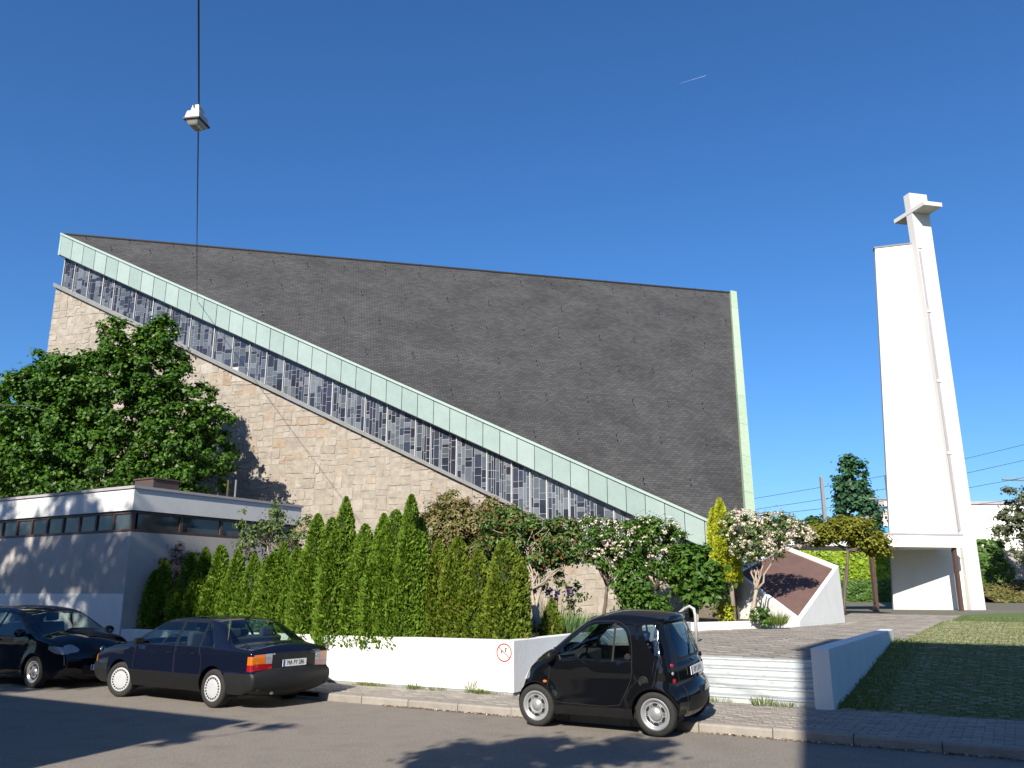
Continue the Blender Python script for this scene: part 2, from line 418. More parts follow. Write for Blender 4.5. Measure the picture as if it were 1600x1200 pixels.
# ------------------------------------------------------------------ foliage
def unit(a): return a / np.maximum(np.linalg.norm(a, axis=1, keepdims=True), 1e-9)
def leaf_object(name, pts, axis, normal, length, width, mat, parent=None, fold=.18, off=None, mats=None, midx=None):
    """one quad per leaf, folded along its midrib"""
    n = len(pts)
    if off is None: off = np.array(WL[parent]) if parent is not None else np.zeros(3)
    t = unit(axis); b = unit(np.cross(t, normal)); nn = np.cross(b, t)
    L_ = (np.ones(n) * length)[:, None]; W_ = (np.ones(n) * width)[:, None]
    p = pts - off
    v = np.empty((n, 4, 3))
    v[:, 0] = p - t * L_ * .5
    v[:, 1] = p + b * W_ * .5 + nn * W_ * fold
    v[:, 2] = p + t * L_ * .5
    v[:, 3] = p - b * W_ * .5 + nn * W_ * fold
    me = bpy.data.meshes.new(name)
    me.vertices.add(4 * n); me.vertices.foreach_set('co', v.reshape(-1).astype(np.float32))
    me.loops.add(4 * n); me.loops.foreach_set('vertex_index', np.arange(4 * n, dtype=np.int32))
    me.polygons.add(n); me.polygons.foreach_set('loop_start', np.arange(0, 4 * n, 4, dtype=np.int32))
    for m in (mats or [mat]): me.materials.append(m)
    if midx is not None: me.polygons.foreach_set('material_index', midx.astype(np.int32))
    me.update(calc_edges=True)
    return link(name, me, parent)
def in_ellipsoids(ells, n, r_in=.55):
    """points through the outer volume of several ellipsoids"""
    w = np.array([e[3] * e[4] * e[5] for e in ells]) ** (2 / 3); w = w / w.sum()
    k = rng.choice(len(ells), n, p=w)
    E = np.array(ells)[k]
    d = unit(rng.normal(size=(n, 3)))
    r = (r_in ** 3 + (1 - r_in ** 3) * rng.random(n)) ** (1 / 3)
    return E[:, :3] + d * r[:, None] * E[:, 3:6], d
def clumped(centers, dirs, rad, per, up=.35):
    n = len(centers)
    rr = rad * rng.uniform(.6, 1.35, n)
    k = np.repeat(np.arange(n), per)
    d = unit(rng.normal(size=(n * per, 3)))
    r = np.abs(rng.normal(size=n * per)) * .62 + .08
    p = centers[k] + d * (r * rr[k])[:, None] * np.array([1, 1, .75])
    nrm = unit(d * .7 + dirs[k] * .5 + np.array([0, 0, up * 1.6]) + rng.normal(size=d.shape) * .45)
    ax = unit(np.cross(nrm, rng.normal(size=d.shape)) + d * .3 + np.array([0, 0, -.25]))
    return p, ax, nrm
def branch(mb, a, b, r0, r1, wob=.12, n=5):
    a, b = Vector(a), Vector(b)
    L_ = (b - a).length
    pts = []
    for i in range(n + 1):
        f = i / n
        p = a.lerp(b, f)
        if 0 < i < n: p += Vector((random.uniform(-1, 1), random.uniform(-1, 1), random.uniform(-.3, .9))) * (wob * L_ * .35)
        pts.append(p)
    mb.tube(pts, [r0 + (r1 - r0) * i / n for i in range(n + 1)], 6)
    return pts
def tree(name, label, cat, base, ells, clumps, rad, per, ll, lw, leaf, bark='bark', trunk_r=.15, fork=.4, limbs=10, stems=1, group=None, r_in=.5, flowers=None, up=.35, crown='crown', twig=.02, limb_r=.36):
    base = Vector(base)
    o = thing(name, label, cat, base, group)
    c, d = in_ellipsoids(ells, clumps, r_in)
    p, ax, nr = clumped(c, d, rad, per, up)
    L_ = ll * rng.uniform(.7, 1.3, len(p)); W_ = lw * rng.uniform(.7, 1.3, len(p))
    leaf_object(crown, p, ax, nr, L_, W_, M[leaf], o)
    cen = np.mean(np.array(ells)[:, :3], axis=0)
    mb = MB()
    top = Vector(cen)
    for s in range(stems):
        b0 = base + Vector((random.uniform(-1, 1), random.uniform(-1, 1), 0)) * (.12 * (stems > 1))
        f = b0.lerp(top + Vector((random.uniform(-1, 1), random.uniform(-1, 1), 0)) * (.5 * (stems > 1)), fork)
        branch(mb, b0, f, trunk_r, trunk_r * .7, .06)
        idx = rng.choice(len(c), min(limbs, len(c)), replace=False)
        prim = []
        for i in idx[:4 if limbs < 12 else 6]:
            e = f.lerp(Vector(c[i]), random.uniform(.45, .65)) + Vector((0, 0, random.uniform(-.1, .05) * (Vector(c[i]) - f).length))
            prim.append(branch(mb, f, e, trunk_r * .5, trunk_r * limb_r * .6, .2))
        for i in idx[4 if limbs < 12 else 6:]:
            t_ = Vector(c[i])
            q = min((p for pr in prim for p in pr[2:]), key=lambda p: (p - t_).length)
            branch(mb, q, t_, trunk_r * limb_r * .5, twig * .6, .24)
    mb.build('trunk', M[bark], o, smooth=True)
    if flowers:
        fm, n, size = flowers
        e = np.array(ells)
        k = rng.integers(0, len(ells), n)
        dd = unit(rng.normal(size=(n, 3)) * np.array([1, 1, 1]) + np.array([0, -.5, .45]))
        pc = e[k, :3] + dd * e[k, 3:6] * rng.uniform(.9, 1.08, n)[:, None]
        pp, aa, nn = clumped(pc, dd, size * 1.5, 12, .2)
        leaf_object('blossoms', pp, aa, nn, size * rng.uniform(.7, 1.2, len(pp)), size * .8, M[fm], o)
    return o
# ================================================================== GROUND
def sheet(name, pts, mat, kind='structure', uvs=False):
    mb = MB(); mb.add(pts, [tuple(range(len(pts)))])
    o = mb.build(name, mat)
    return tag(o, kind=kind)
sheet('ground', [(-2500, -2500, -.10), (2500, -2500, -.10), (2500, 4000, -.10), (-2500, 4000, -.10)], M['far_ground'])
sheet('road', [st(-130, .6), st(100, .6), st(100, 11.86), st(-130, 11.86)], M['asphalt'])
mb = MB(); mb.stbox(-130, 100, -6, .6, -.05, .12); tag(mb.build('far_pavement', M['paver']), kind='structure')

sidewalk = sheet('sidewalk', [st(-40, 11.98, .105), st(40, 11.98, .105), st(40, 14.3, .105), st(-40, 14.3, .105)], M['joint'])
# plaza: steps' landing, then the whole forecourt, rising gently away from the street
def ppt(s, t, dz=0):
    p = st(s, t); p.z = plz(p.x, p.y) + dz; return p
mb = MB()
mb.add([ppt(-7.8, 15.42), ppt(-2.75, 15.42), ppt(-2.75, 21.9), ppt(-7.8, 21.9)], [(0, 1, 2, 3)])
mb.add([ppt(-110, 21.9), ppt(60, 21.9), ppt(60, 120), ppt(-110, 120)], [(0, 1, 2, 3)])
plaza = tag(mb.build('plaza', M['joint']), kind='structure')
# turf paving: ramp up from the street, then level with the plaza
def turf_z(s, t):
    p = st(s, t)
    f = min(max((t - 14.3) / 7.6, 0), 1)
    return .115 * (1 - f) + (plz(p.x, p.y) + .006) * f
mb = MB()
ns, nt_ = 20, 10
gv = []
for j in range(nt_ + 1):
    for i in range(ns + 1):
        s, t = -2.64 + 32 * i / ns, 14.3 + 7.6 * j / nt_
        q = st(s, t); q.z = turf_z(s, t); gv.append(q)
mb.add(gv, [(j * (ns + 1) + i, j * (ns + 1) + i + 1, (j + 1) * (ns + 1) + i + 1, (j + 1) * (ns + 1) + i) for j in range(nt_) for i in range(ns)])
far_turf = [(8.95, 20.2), (11.2, 23.8), (14.6, 29.6), (18.6, 36.0), (24.6, 40.4), (40, 43), (46, 20), (38, 6)]
a_, b_ = st(-2.64, 21.9), st(29.36, 21.9)
poly_t = [(a_.x, a_.y), (11.2, 23.8), (14.6, 29.6), (18.6, 36.0), (24.6, 40.4), (40, 43), (b_.x, b_.y)]
mb.add([(x, y, plz(x, y) + .006) for x, y in poly_t], [tuple(range(len(poly_t)))])
turf = tag(mb.build('turf_paving', M['grass_base']), kind='structure')

def piece_mesh(name, w, h, d, bev, mat):
    mb = MB()
    x, y = w / 2, h / 2
    vs = [(-x, -y, -d), (x, -y, -d), (x, y, -d), (-x, y, -d), (-x, -y, -bev), (x, -y, -bev), (x, y, -bev), (-x, y, -bev),
          (-x + bev, -y + bev, 0), (x - bev, -y + bev, 0), (x - bev, y - bev, 0), (-x + bev, y - bev, 0)]
    fs = [(8, 9, 10, 11)]
    for i in range(4):
        j = (i + 1) % 4
        fs += [(i, j, 4 + j, 4 + i), (4 + i, 4 + j, 8 + j, 8 + i)]
    me = bpy.data.meshes.new(name); me.from_pydata(vs, [], fs); me.materials.append(mat)
    return me, vs, fs
def lay(parent, name, spots, w, h, d, bev, mat, ax, limit=290):
    """spots: world points; the pieces that show largest are objects, the rest one stuff mesh"""
    me, vs, fs = piece_mesh(name, w, h, d, bev, mat)
    def size(p):
        q = Vector(p) - EYE
        u = q.x / max(q.y, .1)
        return (9 if abs(u) > .64 or q.y < 1 else 0) + q.length
    spots = sorted(spots, key=size)
    ang = math.atan2(ax.y, ax.x)
    for p in spots[:limit]:
        o = link(name, me, parent)
        o.location = (p[0], p[1], p[2] + random.uniform(-.004, .003))
        o.rotation_euler = (random.uniform(-.006, .006), random.uniform(-.006, .006), ang + random.uniform(-.008, .008))
    if spots[limit:]:
        mb = MB()
        for p in spots[limit:]:
            a = ang + random.uniform(-.008, .008); c_, s_ = math.cos(a), math.sin(a); dz = random.uniform(-.004, .003)
            mb.v += [(p[0] + x * c_ - y * s_, p[1] + x * s_ + y * c_, p[2] + z + dz) for x, y, z in vs]
            k = len(mb.v) - len(vs)
            mb.f += [tuple(i + k for i in f) for f in fs]; mb.m += [0] * len(fs)
        o = mb.build(name, mat, parent, local=True); o['kind'] = 'stuff'
# sidewalk pavers in running bond
sp_ = []
row = 0; t = 12.04
while t < 14.25:
    s = -13.0 + (.115 if row % 2 else 0)
    while s < 9:
        inside = (t < 13.2 or s > -7.7)
        if inside: sp_.append(st(s, t, .125))
        s += .232
    t += .116; row += 1
lay(sidewalk, 'paver', sp_, .222, .108, .03, .007, M['paver'], D2)
# plaza slabs
sp_ = []
row = 0; y_ = 15.55
tt = 15.62
while tt < 40:
    s = -7.6 + (.25 if row % 2 else 0)
    while s < 13:
        p = ppt(s, tt, .014)
        ok = (s < -2.95 and tt < 22) or tt >= 22
        # stop at the low kerb, the wedge and the turf
        if ok and tt >= 22:
            f = (p.x - 8.95) / (18.6 - 8.95)
            if p.y < 20.2 + f * 15.8 and p.x > 8.9: ok = False
            if p.x < 8.9 and p.y > 24.0 + (p.x - 5.0) * .62: ok = False
            if p.x < 4.9: ok = False
            if 7.4 < p.x < 11.4 and p.y > 26.2 + abs(p.x - 8.74) * 1.0: ok = False
            if p.x < 10.4 and p.y > 31.5: ok = False
            if p.x > 19.4 and p.y > 43.5: ok = False
            if p.y > 42.5 or p.x / p.y < .2: ok = False
        if ok: sp_.append(p)
        s += .50
    tt += .25; row += 1
lay(plaza, 'slab', sp_, .485, .238, .04, .008, M['slab'], D2)
# concrete pieces of the turf paving, wide grassy joints
sp_ = []
row = 0; tt = 14.4
while tt < 34:
    s = -2.45 + (.14 if row % 2 else 0)
    while s < 14:
        p = st(s, tt)
        if tt < 21.9: p.z = turf_z(s, tt) + .010
        else:
            p.z = plz(p.x, p.y) + .014
            f = (p.x - 8.95) / (18.6 - 8.95)
            if p.y > 20.0 + f * 15.8: p = None
        if p is not None and p.x / p.y < .66: sp_.append(p)
        s += .28
    tt += .17; row += 1
lay(turf, 'paving_stone', sp_, .215, .098, .03, .008, M['turf_stone'], D2)

# kerb
kerb = tag(bpy.data.objects.new('kerb', None), kind='structure'); COL.objects.link(kerb); WL[kerb] = Vector((0, 0, 0))
s = -24.0
kme = {}
while s < 12:
    dropped = s < -11.4
    h = .035 if dropped else .128
    mb = MB()
    vs = [st(.006, 0, -.06), st(.994, 0, -.06), st(.994, .13, -.06), st(.006, .13, -.06)]
    prof = [(0, -.06), (.0, h - .03), (.012, h - .008), (.035, h), (.13, h)]
    key = dropped
    if key not in kme:
        v_, f_ = [], []
        for x in (.006, .994):
            for tt_, z in prof: v_.append(D2 * x + N2 * tt_ + Vector((0, 0, z)))
            v_.append(D2 * x + N2 * .13 + Vector((0, 0, -.06)))
        m_ = len(prof) + 1
        f_ = [(i, i + m_, (i + 1) % m_ + m_, (i + 1) % m_) for i in range(m_)] + [tuple(range(m_ - 1, -1, -1)), tuple(range(m_, 2 * m_))]
        me = bpy.data.meshes.new('kerb_stone'); me.from_pydata([tuple(q) for q in v_], [], f_); me.materials.append(M['kerb'])
        kme[key] = me
    o = link('kerb_stone', kme[key], kerb)
    o.location = st(s, 11.85 + random.uniform(-.006, .006), random.uniform(-.006, .006))
    s += 1.0
# dropped-kerb area beside the parked saloon
sheet('driveway', [st(-40, 11.98, .108), st(-11.4, 11.98, .108), st(-11.4, 13.25, .110), st(-40, 13.25, .110)], M['joint'])

# ================================================================== WALLS AND STEPS
o = thing('planter_wall', 'white painted planter wall below the conifer hedge, returning beside the steps', 'wall', st(-13, 13.25))
mb = MB(); mb.add([st(-18.78, 13.25, .17), st(-7.77, 13.25, .17), st(-7.77, 22.8, .17), st(-8.02, 22.8, .17), st(-8.02, 13.5, .17), st(-18.78, 13.5, .17),
                   st(-18.78, 13.25, 1.00), st(-7.77, 13.25, 1.04), st(-7.77, 22.8, 1.08), st(-8.02, 22.8, 1.08), st(-8.02, 13.5, 1.04), st(-18.78, 13.5, 1.00)],
                  [(0, 1, 7, 6), (1, 2, 8, 7), (2, 3, 9, 8), (3, 4, 10, 9), (4, 5, 11, 10), (5, 0, 6, 11), (6, 7, 10, 11), (7, 8, 9, 10)])
mb.build('wall_face', M['white'], o, bevel=.012)
mb = MB(); mb.stbox(-18.78, -7.79, 13.262, 13.49, -.05, .172); mb.stbox(-8.01, -7.785, 13.49, 22.78, -.05, .172)
mb.build('plinth', M['plinth'], o)
sign_o = thing('prohibition_sign', 'round red and white no ball games sign painted on the white planter wall', 'sign', st(-7.965, 13.246, .83))
def disc(cx, cz, r0, r1, n=36, th=.003):
    mb = MB(); pr = []
    for k in range(n):
        q = 2 * math.pi * k / n
        for r, y in ((r0, 0), (r1, 0), (r1, -th), (r0, -th)):
            pr.append(st(-7.965, 13.246) + D2 * (cx + r * math.cos(q)) + N2 * y + Vector((0, 0, cz + r * math.sin(q))))
    fs = []
    for k in range(n):
        a, b = k * 4, ((k + 1) % n) * 4
        for e in range(4): fs.append((a + e, a + (e + 1) % 4, b + (e + 1) % 4, b + e))
    mb.add(pr, fs); return mb
M['sign_red'] = pm('sign_red', (.30, .035, .03), (.36, .06, .05), scale=20, rough=.6)
M['sign_black'] = pm('sign_black', (.02, .02, .02), rough=.6)
disc(0, .83, .136, .159).build('red_ring', M['sign_red'], sign_o)
mb = MB(); q = D2 * math.cos(R(-38)) + Vector((0, 0, math.sin(R(-38)))); q2 = D2 * math.sin(R(38)) + Vector((0, 0, math.cos(R(38))))
mb.box(st(-7.965, 13.2445, .83), .285, .016, .0025, q, q2); mb.build('red_slash', M['sign_red'], sign_o)
mb = MB()
bz = lambda x, z: st(-7.965 + x, 13.2435, .83 + z)
mb.prism([bz(-.075, .03), bz(-.045, .0), bz(-.03, .03)], N2 * .002)          # lower figure: head and kicking leg
mb.prism([bz(-.062, .012), bz(-.058, -.075), bz(-.048, .006)], N2 * .002)
mb.prism([bz(.018, .055), bz(.055, .055), bz(.052, .085), bz(.022, .078)], N2 * .002)   # upper figure: head and arm
mb.prism([bz(.012, .02), bz(.042, .012), bz(.045, .04), bz(.02, .05)], N2 * .002)
mb.build('black_figure', M['sign_black'], sign_o)

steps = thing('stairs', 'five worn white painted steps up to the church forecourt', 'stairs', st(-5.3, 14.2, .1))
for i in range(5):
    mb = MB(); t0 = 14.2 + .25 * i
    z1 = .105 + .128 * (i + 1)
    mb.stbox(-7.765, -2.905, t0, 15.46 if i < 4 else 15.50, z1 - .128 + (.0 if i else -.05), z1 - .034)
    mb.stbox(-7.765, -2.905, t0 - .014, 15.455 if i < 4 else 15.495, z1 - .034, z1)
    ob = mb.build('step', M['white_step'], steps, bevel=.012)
o = thing('cheek_wall', 'thick white cheek wall right of the steps, lying in shade', 'wall', st(-2.76, 14.15))
mb = MB(); pts = [st(-2.9, 14.12), st(-2.62, 14.12), st(-2.62, 22.1), st(-2.9, 22.1)]
mb.add([p + Vector((0, 0, -.05)) for p in pts] + [p + Vector((0, 0, 1.02)) for p in pts], [(0, 1, 5, 4), (1, 2, 6, 5), (2, 3, 7, 6), (3, 0, 4, 7), (4, 5, 6, 7)])
mb.build('wall_block', M['white'], o, bevel=.015)
o = thing('handrail', 'white curved steel handrail standing behind the small black car', 'handrail', (4.12, 19.4, .78))
mb = MB(); b0 = Vector((4.12, 19.4, .76))
mb.tube([b0, b0 + Vector((0, 0, .60)), b0 + Vector((-.02, .02, .74)), b0 + Vector((-.10, .1, .80)), b0 + Vector((-.2, .2, .74)), b0 + Vector((-.5, .5, .45))], .035, 8)
mb.build('rail', M['mullion'], o, smooth=True)

tag(sheet('planting_bed', [st(-34, 13.5, .93), st(-8.02, 13.5, .93), st(-8.02, 22.8, .97), Vector((5.0, 24.0, 1.0)), Vector((8.6, 26.4, 1.0)), Vector((7.6, 29.5, 1.0)), Vector((6.5, 31, 1.0)), Vector((-40, 44, 1.0))], M['soil']))
o = thing('bed_kerb', 'low white kerb edging the flower bed by the wedge', 'kerb', (6.8, 25.2, .8))
mb = MB(); a_, b_ = Vector((4.75, 23.95, .78)), Vector((8.55, 26.25, .82)); ax = (b_ - a_); L_ = ax.length; ax = Vector((ax.x, ax.y, 0)).normalized()
ay = Vector((-ax.y, ax.x, 0))
mb.box((a_ + b_) / 2 + Vector((0, 0, .08)), L_, .2, .34, ax, ay); mb.build('kerb_block', M['white'], o, bevel=.015)

# ------------------------------------------------------------------ white wedge with the brown face
wedge = thing('concrete_wedge', 'white folded concrete wedge with a sloping brown face at the church corner', 'buttress', (8.74, 26.3, .8))
Vb, Lb, Rb, Tb = Vector((8.74, 26.3, .7)), Vector((7.6, 29.3, .7)), Vector((11.25, 29.2, .7)), Vector((10.3, 32.2, .7))
Vt, Lt, Rt, Tt = Vector((8.74, 26.3, 1.0)), Vector((7.6, 29.3, 2.58)), Vector((11.2, 29.2, 2.74)), Vector((10.3, 32.2, 3.62))
def bil(a, b, f=0.0):
    p = Vt * (1 - a) * (1 - b) + Lt * a * (1 - b) + Rt * (1 - a) * b + Tt * a * b
    return p + Vector((0, 0, f))
mb = MB()
mb.add([Vb, Lb, Tb, Rb, Vt, Lt, Tt, Rt], [(0, 1, 5, 4), (1, 2, 6, 5), (2, 3, 7, 6), (3, 0, 4, 7)])
r_ = .045
gridv, gf = [], []
g = [0, r_, .25, .5, .75, 1 - r_, 1]
for i in g:
    for j in g: gridv.append(bil(i, j))
n_ = len(g)
ringf = []
for i in range(n_ - 1):
    for j in range(n_ - 1):
        if i in (0, n_ - 2) or j in (0, n_ - 2): ringf.append((i * n_ + j, (i + 1) * n_ + j, (i + 1) * n_ + j + 1, i * n_ + j + 1))
mb.add(gridv, ringf)
# inner sides of the rim
inner = [(r_, x) for x in g[1:-1]] + [(x, 1 - r_) for x in g[2:-1]] + [(1 - r_, x) for x in g[-3:0:-1]] + [(x, r_) for x in g[-3:1:-1]]
top_ = [bil(a, b) for a, b in inner]; low_ = [bil(a, b, -.10) for a, b in inner]
k = len(inner)
mb.add(top_ + low_, [(i, (i + 1) % k, (i + 1) % k + k, i + k) for i in range(k)])
mb.build('white_shell', M['white'], wedge)
mb = MB(); gv = [bil(i, j, -.09) for i in np.linspace(r_, 1 - r_, 9) for j in np.linspace(r_, 1 - r_, 9)]
mb.add(gv, [(i * 9 + j, (i + 1) * 9 + j, (i + 1) * 9 + j + 1, i * 9 + j + 1) for i in range(8) for j in range(8)])
mb.build('brown_slope', M['brown'], wedge)
o = thing('railing', 'short dark metal railing beside the wedge under the golden conifer', 'railing', (7.3, 29.2, 1.0))
for z in (1.1, 1.9):
    mb = MB(); mb.tube([(6.9, 28.7, z), (7.45, 28.9, z)], .015, 5); mb.build('rail', M['iron'], o)
for i in range(7):
    mb = MB(); x = 6.93 + .085 * i; mb.tube([(x, 28.71 + .031 * i, 1.05), (x, 28.71 + .031 * i, 1.92)], .009, 5); mb.build('bar', M['iron'], o)

# ================================================================== CHURCH
church = thing('church', 'tent roofed church with dark slates, green copper edge and stone wall', 'church', A0)
zt = lambda a: 18.0 - .4838 * a
zb = lambda a: 16.95 - .4823 * a
zg = lambda a: 15.56 - .4906 * a
zs = lambda a: 15.38 - .4880 * a
AE = 27.6
wall = MB(); wall.prism([fac(.02, -.3, .10), fac(AE, -.3, .10), fac(AE, zs(AE) - .05, .10), fac(.02, zs(.02) - .05, .10)], -FN * .6)
wall = wall.build('stone_wall', M['mortar'], church)
# rubble stones: jittered rows, Voronoi cells, every stone proud by its own amount
def clip(poly, nx, ny, c):
    out = []
    for i in range(len(poly)):
        p, q = poly[i], poly[(i + 1) % len(poly)]
        dp, dq = p[0] * nx + p[1] * ny - c, q[0] * nx + q[1] * ny - c
        if dp <= 0: out.append(p)
        if dp * dq < 0:
            f = dp / (dp - dq); out.append((p[0] + f * (q[0] - p[0]), p[1] + f * (q[1] - p[1])))
    return out
def area(p): return .5 * abs(sum(p[i][0] * p[(i + 1) % len(p)][1] - p[(i + 1) % len(p)][0] * p[i][1] for i in range(len(p))))
stones = []
def split(a0, a1, z0, z1):
    """squared rubble: cut the wall into ever smaller blocks with crooked joints"""
    w, h = a1 - a0, z1 - z0
    if z0 > zs(a0) + .1: return
    if w > random.uniform(.42, 1.0) or h > random.uniform(.28, .66):
        f = random.uniform(.34, .66)
        if w > h * random.uniform(1.0, 1.9): split(a0, a0 + w * f, z0, z1); split(a0 + w * f, a1, z0, z1)
        else: split(a0, a1, z0, z0 + h * f); split(a0, a1, z0 + h * f, z1)
        return
    j = lambda: random.uniform(-.07, .07)
    g_ = .003
    p = []
    for x, y, sx, sy in ((a0, z0, 1, 1), (a1, z0, -1, 1), (a1, z1, -1, -1), (a0, z1, 1, -1)):
        if random.random() < .4:      # knocked-off corner
            c1, c2 = random.uniform(.04, .14), random.uniform(.03, .10)
            q1 = (x + sx * (g_ + c1 * min(1, w)), y + sy * g_ + j() * .4); q2 = (x + sx * g_ + j() * .4, y + sy * (g_ + c2 * min(1, h * 1.5)))
            p += [q1, q2] if (sx * sy < 0) else [q2, q1]
        else: p.append((x + sx * g_ + j() * .7, y + sy * g_ + j() * .6))
    p = clip(p, -1, 0, -.0); p = clip(p, 1, 0, AE)
    nz_ = math.hypot(.488, 1); p = clip(p, .488 / nz_, 1 / nz_, (15.38 - .02) / nz_)
    if len(p) > 2 and area(p) > .012: stones.append(p)
a = -.1
while a < AE:
    w = random.uniform(2.2, 3.6); z = .5 + random.uniform(-.4, 0)
    while z < zs(a) + .2:
        h = random.uniform(1.5, 2.6); split(a, a + w, z, z + h); z += h
    a += w
def seen(p):
    cx = sum(x for x, _ in p) / len(p); cz = sum(y for _, y in p) / len(p)
    hid = 0
    if cz < 2.6 and cx < 20: hid = 50
    if cx < 6.5 and cz < 12.2: hid = 50
    return hid + (fac(cx, cz) - EYE).length - area(p) * 12
stones.sort(key=seen)
def stone_geo(mb, p):
    pr = random.uniform(.004, .024); b = random.uniform(.010, .03)
    cx = sum(x for x, _ in p) / len(p); cz = sum(y for _, y in p) / len(p)
    tx, tz = random.uniform(-.035, .035), random.uniform(-.035, .035)
    n = len(p)
    def ring(k, off, tilt): return [fac(cx + (x - cx) * k, cz + (y - cz) * k, .10 + off + ((x - cx) * tx + (y - cz) * tz) * tilt) for x, y in p]
    r = math.sqrt(area(p) / 3.14)
    vs = ring(1, -.02, 0) + ring(1, pr - b * .6, 1) + ring(1 - b / r, pr, 1)
    fs = [(i, (i + 1) % n, (i + 1) % n + n, i + n) for i in range(n)] + [(i + n, (i + 1) % n + n, (i + 1) % n + 2 * n, i + 2 * n) for i in range(n)] + [tuple(range(2 * n, 3 * n))]
    mb.add(vs, fs)
for p in stones[:295]:
    mb = MB(); stone_geo(mb, p); mb.build('stone', M['stone'], wall)
mb = MB()
for p in stones[295:]: stone_geo(mb, p)
mb.build('stone', M['stone'], wall)['kind'] = 'stuff'
# sill under the glass
mb = MB(); mb.prism([fac(-.03, zs(0) + .0, .26), fac(AE, zs(AE), .26), fac(AE, zg(AE), .26), fac(-.03, zg(0), .26)], -FN * .6)
mb.build('window_sill', M['grey_sill'], church)
# glass band
band = MB(); band.prism([fac(.12, zg(.12) - .05, -.10), fac(AE, zg(AE) - .05, -.10), fac(AE, zb(AE) + .1, -.10), fac(.12, zb(.12) + .1, -.10)], -FN * .25)
band = band.build('window_band', M['lead'], church)
panes = []
a = .15
mull = [a]
while a < AE - .6:
    W = random.choice([.62, .7, .82, .95, 1.05, 1.2]) if a < 23 else 1.6
    W = min(W, AE - .05 - a)
    x = a + .035
    end = a + W - .035
    cols = []
    while x < end - .05:
        w = random.choice([.08, .09, .11, .13, .15, .18, .22, .28])
        if end - (x + w) < .09: w = end - x
        cols.append((x, x + w)); x += w
    for x0, x1 in cols:
        lo, hi = zg(x0) + .01, zb(x1) - .005
        z = lo - random.uniform(0, .12); first = True
        while z < hi - .05:
            h = random.choice([.16, .22, .28, .36, .46, .6]) * (1.1 if x1 - x0 < .15 else .85)
            za, zc = max(z, lo), min(z + h, hi)
            if hi - zc < .09: zc = hi; h = hi - z + .01
            if zc - za > .04: panes.append((x0 + .008, x1 - .008, za + .010, zc - .010, za == lo, zc == hi))
            z += h
    a += W; mull.append(a)
def pane_geo(mb, q):
    x0, x1, z0, z1, bt, tp = q
    dx = x1 - x0
    zl0 = z0 if not bt else zg(x0) + .01; zr0 = z0 if not bt else zg(x1) + .01
    zl1 = z1 if not tp else zb(x0) - .005; zr1 = z1 if not tp else zb(x1) - .005
    t_ = random.uniform(-.004, .004)
    f = [fac(x0, zl0, -.088 + t_), fac(x1, zr0, -.088 - t_), fac(x1, zr1, -.088 - t_), fac(x0, zl1, -.088 + t_)]
    mb.prism(f, -FN * .02)
panes.sort(key=lambda q: -(q[1] - q[0]) * (q[3] - q[2]) * (30 / ((fac(q[0], q[2]) - EYE).length)) ** 2)
for q in panes[:295]:
    mb = MB(); pane_geo(mb, q); mb.build('pane', M['pane'], band)
mb = MB()
for q in panes[295:]: pane_geo(mb, q)
mb.build('pane', M['pane'], band)['kind'] = 'stuff'
for i, a in enumerate(mull[:-1]):
    mb = MB(); w = .032 if i % 3 else .04
    mb.prism([fac(a - w / 2, zg(a) - .02, -.03), fac(a + w / 2, zg(a) - .03, -.03), fac(a + w / 2, zb(a) + .04, -.03), fac(a - w / 2, zb(a) + .05, -.03)], -FN * .07)
    mb.build('mullion', M['mullion'] if i % 4 else M['lead'], band)
# copper edge band
B_a = 29.62
mb = MB(); mb.prism([fac(-.02, zb(0) - .02, .16), fac(B_a, zb(B_a) - .02, .16), fac(B_a, zt(B_a) - .02, .16), fac(-.02, zt(0) - .02, .16)], -FN * .36)
edge = mb.build('copper_fascia', M['dark_gap'], church)
npan = 45
for i in range(npan):
    a0, a1 = i * B_a / npan + .012, (i + 1) * B_a / npan - .012
    j = random.uniform(-.006, .006)
    mb = MB(); mb.prism([fac(a0, zb(a0) + .012, .185 + j), fac(a1, zb(a1) + .012, .185 - j), fac(a1, zt(a1) - .05, .185 - j), fac(a0, zt(a0) - .05, .185 + j)], -FN * .03)
    mb.build('copper_panel', M['copper'], edge)
mb = MB(); mb.prism([fac(-.06, zt(0) - .07, .24), fac(B_a, zt(B_a) - .07, .24), fac(B_a, zt(B_a) + .03, .24), fac(-.06, zt(0) + .03, .24)], -FN * .3)
mb.build('fascia_cap', M['copper_cap'], church)
mb = MB(); mb.prism([fac(-.07, zb(0) - .02, .20), fac(.02, zb(.02) - .02, .20), fac(.02, zt(.02), .20), fac(-.07, zt(-.07), .20)], -FN * .36)
mb.build('fascia_end', M['copper_cap'], church)
